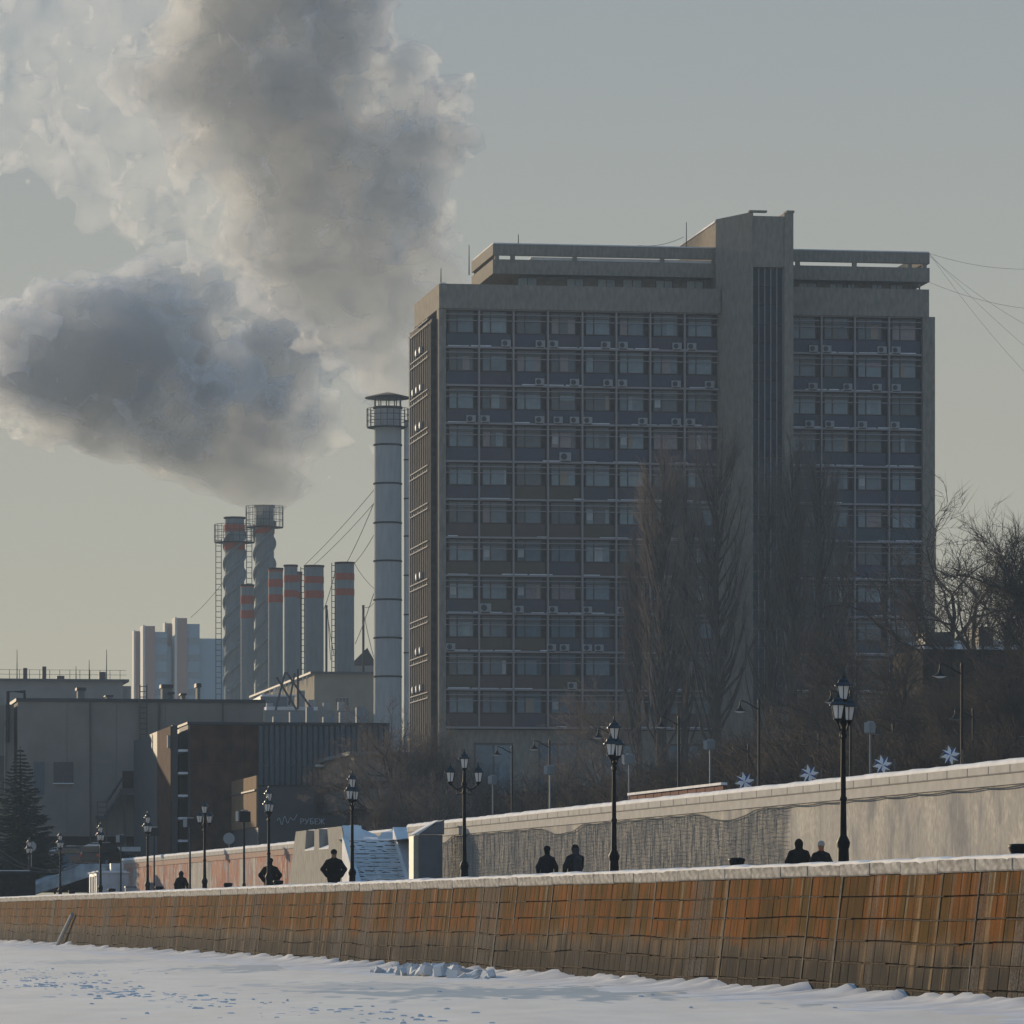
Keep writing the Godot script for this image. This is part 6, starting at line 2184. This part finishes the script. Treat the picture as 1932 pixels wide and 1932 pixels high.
func build_people() -> void:
	var black := Color(0.012, 0.012, 0.014)
	var spec := [
		[342, 1644.7, 1.72, PI - 0.1, {"coat": black, "hood": true, "head": black, "bulk": 0.95, "stride": 0.12}, "person in a black hooded coat walking away past the painted wall"],
		[510, 1620.9, 1.76, PI, {"coat": black, "pockets": true, "cap": Color(0.02, 0.02, 0.022), "head": black, "bulk": 1.08, "hem": 0.72}, "person seen from behind in a black jacket, hands in pockets, before a lamp post"],
		[630, 1604.8, 1.80, 0.12, {"coat": Color(0.014, 0.015, 0.013), "pockets": true, "cap": Color(0.025, 0.022, 0.02), "bulk": 1.05, "hem": 0.74}, "person in a dark jacket and knit cap walking towards the ice, hands in pockets"],
		[1032, 1598.5, 1.76, PI - 0.2, {"coat": Color(0.02, 0.022, 0.026), "cap": Color(0.015, 0.015, 0.018), "head": black, "bulk": 0.92, "stride": 0.15}, "person in a plain black coat and cap, companion of the one with backpack"],
		[1085, 1595.9, 1.80, PI + 0.35, {"coat": Color(0.022, 0.024, 0.028), "hood": true, "hood_color": Color(0.05, 0.05, 0.055), "cap": Color(0.012, 0.012, 0.014), "head": black, "bulk": 1.05, "stride": 0.3, "swing": 0.7, "pack": Color(0.045, 0.046, 0.05)}, "person with a grey backpack striding before the netted wall"],
		[1507, 1585, 1.78, PI + 0.1, {"coat": black, "hood": true, "head": black, "bulk": 1.08, "stride": 0.12}, "broad person in a black hooded coat beside the cast-iron lamp"],
		[1549, 1589.7, 1.68, PI - 0.3, {"coat": Color(0.02, 0.021, 0.023), "cap": Color(0.42, 0.39, 0.36), "collar": Color(0.45, 0.10, 0.03), "bulk": 0.98, "stride": 0.12}, "person in a pale knit cap and orange scarf beside the cast-iron lamp"],
	]
	for s in spec:
		var H: float = s[2]
		var d: float = FL * (1.87 + H - EYE) / (HY - s[1])
		var p := at(s[0], HY, d)
		p.y = 1.87
		person(p, s[3], H, s[4], s[5])

# ------------------------------------------------------------------ trees
func bent(r: RandomNumberGenerator, d: Vector3, ang: float) -> Vector3:
	var a := d.cross(Vector3(r.randf_range(-1, 1), r.randf_range(-1, 1), r.randf_range(-1, 1))).normalized()
	return d.rotated(a, ang)

# tall upright poplar: limbs hug the stem, twigs stand nearly vertical
func poplar_meshes(sd: int, H: float, wide: float) -> Array:
	var r := RandomNumberGenerator.new()
	r.seed = sd
	var tr := MB.new()
	var cr := MB.new()
	var pts := []
	var rad := []
	for i in 9:
		var t := i / 8.0
		pts.append(Vector3(r.randfn(0, 0.12) * t, H * 0.97 * t, r.randfn(0, 0.12) * t))
		rad.append(lerpf(0.42, 0.03, pow(t, 0.8)))
	tr.tube(pts, rad, 7)
	for i in 84:
		var t := lerpf(0.10, 0.9, pow(r.randf(), 0.85))
		var p: Vector3 = pts[0].lerp(pts[8], t)
		var a := r.randf() * TAU
		var out := Vector3(cos(a), 0, sin(a))
		var ln := H * lerpf(0.30, 0.12, t) * r.randf_range(0.7, 1.15)
		var lean := r.randf_range(0.16, 0.34) * wide
		var lp := [p]
		for k in 4:
			var u := (k + 1) / 4.0
			lp.append(p + out * ln * lean * (1.0 - pow(1.0 - u, 1.9)) + Vector3(0, ln * u, 0) + Vector3(r.randfn(0, 0.06), 0, r.randfn(0, 0.06)) * ln * 0.2)
		var r0 := lerpf(0.13, 0.05, t)
		tr.tube(lp, [r0, r0 * 0.75, r0 * 0.55, r0 * 0.35, 0.015], 4, false)
		for k in 15:
			var u := r.randf_range(0.15, 1.0)
			var q: Vector3 = lp[int(u * 3.99)].lerp(lp[int(u * 3.99) + 1], fmod(u * 3.99, 1.0))
			var dirn := bent(r, (Vector3.UP + out * 0.22).normalized(), r.randf_range(0.05, 0.38))
			var l2 := r.randf_range(0.9, 2.3)
			var e := q + dirn * l2
			cr.twig(q, e, 0.017)
			for j in 6:
				var w := r.randf_range(0.15, 0.95)
				cr.twig(q.lerp(e, w), q.lerp(e, w) + bent(r, dirn, r.randf_range(0.15, 0.5)) * r.randf_range(0.4, 1.0), 0.010)
	return [tr.mesh(), cr.mesh()]

# broad bare crown
func bare_meshes(sd: int, H: float, spread: float, dense: float, gnarl := 0.25) -> Array:
	var r := RandomNumberGenerator.new()
	r.seed = sd
	var tr := MB.new()
	var cr := MB.new()
	grow(r, tr, cr, Vector3.ZERO, Vector3.UP, H * 0.34, 0.022 * H, 0, spread, dense, gnarl)
	return [tr.mesh(), cr.mesh()]

func grow(r: RandomNumberGenerator, tr: MB, cr: MB, p: Vector3, d: Vector3, ln: float, rad: float, lvl: int, spread: float, dense: float, gnarl: float) -> void:
	var pts := [p]
	var rs := [rad]
	var dirs := []
	var seg := 4 if lvl < 3 else 3
	var dd := d
	for i in seg:
		dd = (bent(r, dd, r.randfn(0, gnarl * (0.4 if lvl == 0 else 1.0))) + Vector3.UP * 0.07).normalized()
		pts.append(pts[-1] + dd * ln / seg)
		dirs.append(dd)
		rs.append(rad * lerpf(1.0, 0.55, (i + 1.0) / seg))
	tr.tube(pts, rs, 6 if lvl < 2 else 4, false) if lvl < 3 else cr.tube(pts, rs, 3, false)
	if lvl == 4:
		for k in int(5 * dense):
			var i := r.randi() % seg
			var q: Vector3 = pts[i].lerp(pts[i + 1], r.randf())
			cr.twig(q, q + bent(r, dirs[i], r.randf_range(0.3, 0.9)) * ln * r.randf_range(0.5, 1.0), maxf(rad * 0.55, 0.009))
		return
	var kids: int = [5, 5, 5, 5][lvl]
	if lvl >= 2: kids = int(kids * dense)
	for k in kids:
		var at_end := k < 2
		var i := seg - 1 if at_end else r.randi_range(1 if lvl == 0 else 0, seg - 1)
		var q: Vector3 = pts[-1] if at_end else pts[i].lerp(pts[i + 1], r.randf())
		var nd := bent(r, dirs[i], r.randf_range(0.35, 0.85) * spread)
		if nd.y < -0.1: nd.y *= -0.4
		grow(r, tr, cr, q, nd.normalized(), ln * r.randf_range(0.58, 0.82), rs[-1] * r.randf_range(0.62, 0.85), lvl + 1, spread, dense, gnarl)

func put_tree(called: String, ms: Array, p: Vector3, turn: float, sc: Vector3, bark: Material, twigs: Material, label: String, grp: String) -> void:
	var t := thing(called, p, turn, label, "tree", grp)
	t.scale = sc
	part("trunk", ms[0], bark, t)
	part("crown", ms[1], twigs, t)

func ground_at(px: float, d: float) -> Vector3:
	var p := at(px, HY, d)
	var q := to_quay(p)
	p.y = land(q.x, q.y) - 0.1
	return p

func build_trees() -> void:
	var pop := [poplar_meshes(5, 26.0, 1.0), poplar_meshes(6, 26.0, 1.25), poplar_meshes(8, 26.0, 0.85)]
	var spec := [[1248, 862, 404.0, 0, 1.25], [1352, 826, 398.0, 1, 1.2], [1497, 838, 402.0, 2, 1.1], [1548, 850, 410.0, 0, 0.95], [1292, 905, 412.0, 2, 0.9], [1448, 900, 414.0, 1, 0.8], [1205, 1010, 408.0, 2, 1.0], [1590, 1000, 415.0, 1, 0.9]]
	for i in spec.size():
		var s: Array = spec[i]
		var p := ground_at(s[0], s[2])
		var H: float = at(s[0], s[1], s[2]).y - p.y
		var k := H / 26.0
		put_tree("poplar", pop[s[3]], p, i * 1.3, Vector3(k * s[4], k, k * s[4]), M.bark, M.twig_brown, "bare brown upright poplar in front of the office block", "poplars before the office block")
	# rounded bare trees at the foot of the block and by the plant
	var bare := [bare_meshes(11, 10.0, 1.0, 1.0), bare_meshes(12, 10.0, 0.85, 1.0), bare_meshes(13, 10.0, 1.15, 1.0, 0.35)]
	var low := [[742, 1262, 343.0, 0], [800, 1290, 346.0, 1], [726, 1335, 338.0, 2], [850, 1330, 350.0, 0], [905, 1370, 352.0, 2], [700, 1440, 332.0, 1], [980, 1400, 360.0, 1], [1060, 1370, 372.0, 0], [1130, 1330, 380.0, 2], [1180, 1220, 390.0, 1], [770, 1390, 330.0, 2], [830, 1420, 326.0, 0]]
	for i in low.size():
		var s: Array = low[i]
		var p := ground_at(s[0], s[2])
		var k: float = (at(s[0], s[1], s[2]).y - p.y) / 10.6
		put_tree("bare_tree", bare[s[3]], p, i * 2.1, Vector3.ONE * k, M.bark, M.twig_brown, "rounded bare tree below the office block", "bare trees below the office block")
	var dark := [[1640, 1080, 330.0, 1], [1700, 1090, 318.0, 0], [1600, 1180, 335.0, 2], [1750, 1150, 300.0, 2], [1545, 1230, 340.0, 0], [1480, 1290, 345.0, 1], [1420, 1330, 350.0, 2], [1350, 1360, 352.0, 0], [1280, 1380, 350.0, 1]]
	for i in dark.size():
		var s: Array = dark[i]
		var p := ground_at(s[0], s[2])
		var k: float = (at(s[0], s[1], s[2]).y - p.y) / 10.6
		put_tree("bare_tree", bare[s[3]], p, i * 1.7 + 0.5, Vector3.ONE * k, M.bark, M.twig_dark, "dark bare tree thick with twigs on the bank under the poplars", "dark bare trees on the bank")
	# against the sky beyond the block's end
	var big := [bare_meshes(31, 10.0, 0.95, 0.8, 0.34), bare_meshes(32, 10.0, 1.1, 1.2, 0.32)]
	var sky := [[1785, 945, 360.0, 0, "tall slender bare tree against the sky next to the office block's end"], [1842, 985, 330.0, 0, "spreading bare tree with crooked boughs over the hill house"], [1935, 950, 300.0, 1, "dense dark bare tree with a rounded twiggy crown on the hill"], [1915, 1100, 315.0, 1, "lower dark bare tree hiding part of the hill house"], [1812, 1270, 290.0, 1, "low dark bare tree below the hill house behind the tallest gooseneck lamp"], [1905, 1240, 270.0, 1, "low dark bare tree over the coping at the hill foot"]]
	for i in sky.size():
		var s: Array = sky[i]
		var p := ground_at(s[0], s[2])
		var k: float = (at(s[0], s[1], s[2]).y - p.y) / 8.8
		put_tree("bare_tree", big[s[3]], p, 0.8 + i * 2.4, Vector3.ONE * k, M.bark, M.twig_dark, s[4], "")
	# undergrowth covering the bank
	var bush := bare_bush(77)
	var mm := MultiMesh.new()
	mm.transform_format = MultiMesh.TRANSFORM_3D
	mm.mesh = bush
	var xf := []
	var r := RandomNumberGenerator.new()
	r.seed = 41
	for i in 1100:
		var px := r.randf_range(640, 1960)
		var d := r.randf_range(262, 385) if px < 1500 else r.randf_range(230, 350)
		var p := ground_at(px, d)
		var q := to_quay(p)
		if q.y < 35.0: continue
		var s := r.randf_range(0.7, 1.7) * (1.2 if px > 1450 and px < 1740 else 1.0)
		xf.append(Transform3D(Basis(Vector3.UP, r.randf() * TAU).scaled(Vector3(s, s * r.randf_range(0.9, 1.5), s)), p))
	mm.instance_count = xf.size()
	for i in xf.size(): mm.set_instance_transform(i, xf[i])
	var mi := MultiMeshInstance3D.new()
	mi.name = "undergrowth"
	mi.multimesh = mm
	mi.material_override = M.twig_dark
	add_child(mi)
	tag(mi, "tangle of leafless brown scrub covering the bank behind the street", "scrub", "", "stuff")
	# fir tree by the tan hall
	var fp := ground_at(38, 345.0)
	var H: float = at(38, 1408, 345.0).y - fp.y
	var fir := thing("fir_tree", fp, 0.3, "dark blue-green fir tree standing before the tan hall", "tree")
	var tk := MB.new()
	tk.tube([Vector3.ZERO, Vector3(0.05, H * 0.5, 0), Vector3(0, H, 0)], [0.22, 0.12, 0.02], 7)
	part("trunk", tk, M.bark, fir)
	var cr := MB.new()
	r.seed = 17
	for i in 46:
		var t := pow(i / 45.0, 0.9)
		var y := lerpf(H * 0.97, H * 0.06, t)
		var reach := lerpf(0.12, 3.3, pow(t, 0.85)) * r.randf_range(0.85, 1.12)
		var arms := 4 + int(t * 6.0)
		for k in arms:
			var a := TAU * k / arms + i * 1.9 + r.randf_range(-0.25, 0.25)
			var o := Vector3(cos(a), 0, sin(a))
			var l := reach * r.randf_range(0.7, 1.15)
			var tip := Vector3(0, y - l * 0.18, 0) + o * l + Vector3(0, 0.12 * l, 0)
			var mid := Vector3(0, y - l * 0.14, 0) + o * l * 0.55
			cr.tube([Vector3(0, y, 0), mid, tip], [0.04, 0.025, 0.008], 3, false)
			var side := o.cross(Vector3.UP)
			var nn := 14 + int(l * 22.0)
			for j in nn:
				var u := r.randf_range(0.12, 1.0)
				var b: Vector3 = Vector3(0, y, 0).lerp(mid, u * 2.0) if u < 0.5 else mid.lerp(tip, u * 2.0 - 1.0)
				var sd := side * (1.0 if r.randf() < 0.5 else -1.0)
				var e: Vector3 = b + (sd * r.randf_range(0.3, 0.9) + o * 0.55 + Vector3(0, r.randf_range(-0.35, 0.1), 0)) * (0.30 + 0.16 * l * (1.0 - u * 0.6))
				cr.twig(b, e, 0.045)
	part("crown", cr, M.needle, fir)

func bare_bush(sd: int) -> ArrayMesh:
	var r := RandomNumberGenerator.new()
	r.seed = sd
	var m := MB.new()
	for i in 26:
		var a := r.randf() * TAU
		var d := Vector3(cos(a) * 0.5, 1.0, sin(a) * 0.5).normalized()
		var p := Vector3(r.randfn(0, 0.4), 0, r.randfn(0, 0.4))
		var e := p + d * r.randf_range(1.2, 2.6)
		m.twig(p, e, 0.018)
		for k in 9:
			var u := r.randf_range(0.2, 0.95)
			var q := p.lerp(e, u)
			var nd := bent(r, d, r.randf_range(0.3, 1.0))
			var ee := q + nd * r.randf_range(0.4, 1.1)
			m.twig(q, ee, 0.011)
			for j in 4: m.twig(q.lerp(ee, r.randf()), q.lerp(ee, r.randf()) + bent(r, nd, r.randf_range(0.3, 0.9)) * r.randf_range(0.2, 0.6), 0.008)
	return m.mesh()

# ------------------------------------------------------------------ steam plumes
# rows: [height, one edge, other edge] of the plume, in units of 1/1932 of the picture at distance d
func steam(t: Node3D, called: String, d: float, rows: Array, cell: float, freq: float, sd: int, amp: float, flat: float, bias: float, levels: Array) -> void:
	var u := d / FL
	var y_lo: float = rows[0][0]
	var y_hi: float = rows[-1][0]
	var xmin := 1e9
	var xmax := -1e9
	var wmax := 0.0
	for p in rows:
		var w: float = (p[2] - p[1]) * 0.5
		xmin = minf(xmin, p[1] - w * 0.5)
		xmax = maxf(xmax, p[2] + w * 0.5)
		wmax = maxf(wmax, w)
	var zr := (wmax * u * flat + 2.0) * 1.4
	var org := Vector3((xmin - CX) * u, EYE + (HY - y_lo) * u - cell * 1.5, -zr)
	var nx := int((xmax - xmin) * u / cell) + 4
	var ny := int((y_lo - y_hi) * u / cell) + 6
	var nz := int(2.0 * zr / cell) + 4
	var f := FastNoiseLite.new()
	f.seed = sd; f.frequency = freq; f.fractal_octaves = 5; f.fractal_gain = 0.6; f.noise_type = FastNoiseLite.TYPE_SIMPLEX
	var g := FastNoiseLite.new()
	g.seed = sd + 5; g.frequency = freq * 2.7; g.fractal_octaves = 3; g.fractal_gain = 0.5; g.noise_type = FastNoiseLite.TYPE_SIMPLEX
	var fl := PackedFloat32Array()
	fl.resize(nx * ny * nz)
	fl.fill(-9.0)
	for j in range(2, ny - 2):
		var y := org.y + j * cell
		var py := HY - (y - EYE) / u
		var k := 0
		while k < rows.size() - 2 and py < rows[k + 1][0]: k += 1
		var a: Array = rows[k]
		var b: Array = rows[k + 1]
		var q := clampf((py - a[0]) / (b[0] - a[0]), -0.2, 1.2)
		var xl: float = (lerpf(a[1], b[1], q) - CX) * u
		var xr: float = (lerpf(a[2], b[2], q) - CX) * u
		var c := (xl + xr) * 0.5
		var w := maxf((xr - xl) * 0.5, 0.3)
		var am := amp * clampf(0.35 + w * 0.06, 0.4, 1.0)
		var am2 := amp * lerpf(0.55, 0.28, smoothstep(3.0, 12.0, w))
		var low := 0.4 * smoothstep(y_lo - 14.0, y_lo + 3.0, py) if y_lo > 700.0 else 1.0 - smoothstep(y_lo, y_lo - 60.0, py)
		var endfade := 1.0 - smoothstep(y_hi, y_hi + 70.0, py)
		for z in range(2, nz - 2):
			var zz := org.z + z * cell
			var ez := zz / (w * flat + 0.5)
			if absf(ez) > 1.8: continue
			for x in range(2, nx - 2):
				var xx := org.x + x * cell
				var ex := (xx - c) / w
				if absf(ex) > 1.8: continue
				var e := 1.0 - pow(pow(absf(ex), 2.6) + pow(absf(ez), 2.6), 0.385)
				if e < 0.0: e *= 1.25
				fl[(z * ny + j) * nx + x] = e + bias + am * 1.5 * f.get_noise_3d(xx, y, zz) + am2 * g.get_noise_3d(xx, y, zz) - low - endfade
	for l in levels:
		var m := surface_nets(fl, nx, ny, nz, org, Vector3.ONE * cell, l[0])
		if m.v.size() < 10: continue
		if l.size() > 2:
			var fm := FogMaterial.new()
			fm.resource_name = "steam"
			fm.albedo = Color(0.92, 0.96, 1.0)
			fm.density = l[1]
			part(called, m, fm, t)
		else:
			var sm := StandardMaterial3D.new()
			sm.resource_name = "steam"
			sm.transparency = BaseMaterial3D.TRANSPARENCY_ALPHA
			sm.albedo_color = Color(0.97, 0.98, 1.0, l[1])
			sm.roughness = 1.0
			sm.metallic_specular = 0.0
			sm.backlight_enabled = true
			sm.backlight = Color(1, 1, 1)
			part(called, m, sm, t)

func build_smoke() -> void:
	# from the tallest stack
	var a := thing("steam_plume", Vector3(0, 0, -560.0), 0, "huge billowing steam plume rising from the tallest stack", "smoke")
	var shells := [[0.0, 0.03, 1], [0.12, 0.14], [0.26, 0.055, 1]]
	steam(a, "steam_core", 560.0, [[764, 702, 764], [745, 680, 770], [735, 672, 772], [700, 630, 776], [650, 575, 785], [580, 548, 795], [500, 520, 808], [400, 470, 820], [300, 410, 815], [220, 370, 760], [100, 290, 755], [0, 310, 735], [-150, 240, 700], [-320, 160, 560]], 0.7, 0.06, 4, 1.15, 0.8, 0.24, shells)
	steam(a, "steam_veil", 560.0, [[560, 420, 700], [500, 330, 720], [400, 240, 740], [300, 60, 680], [200, -40, 600], [100, -60, 560], [0, -60, 560], [-150, -100, 560], [-320, -160, 460]], 1.0, 0.055, 44, 1.1, 0.42, 0.1, [[0.1, 0.10]])
	# from the smoking spiral chimney
	var b := thing("steam_plume", Vector3(0, 0, -714.0), 0, "low broad steam plume drifting from the smoking spiral chimney", "smoke")
	steam(b, "steam_core", 714.0, [[978, 482, 516], [960, 470, 532], [940, 430, 570], [915, 390, 588], [890, 330, 580], [850, 225, 570], [800, 120, 560], [720, -20, 560], [650, -80, 530], [580, 40, 480], [520, 160, 430], [460, 270, 400]], 0.8, 0.052, 14, 1.15, 0.75, 0.24, shells)
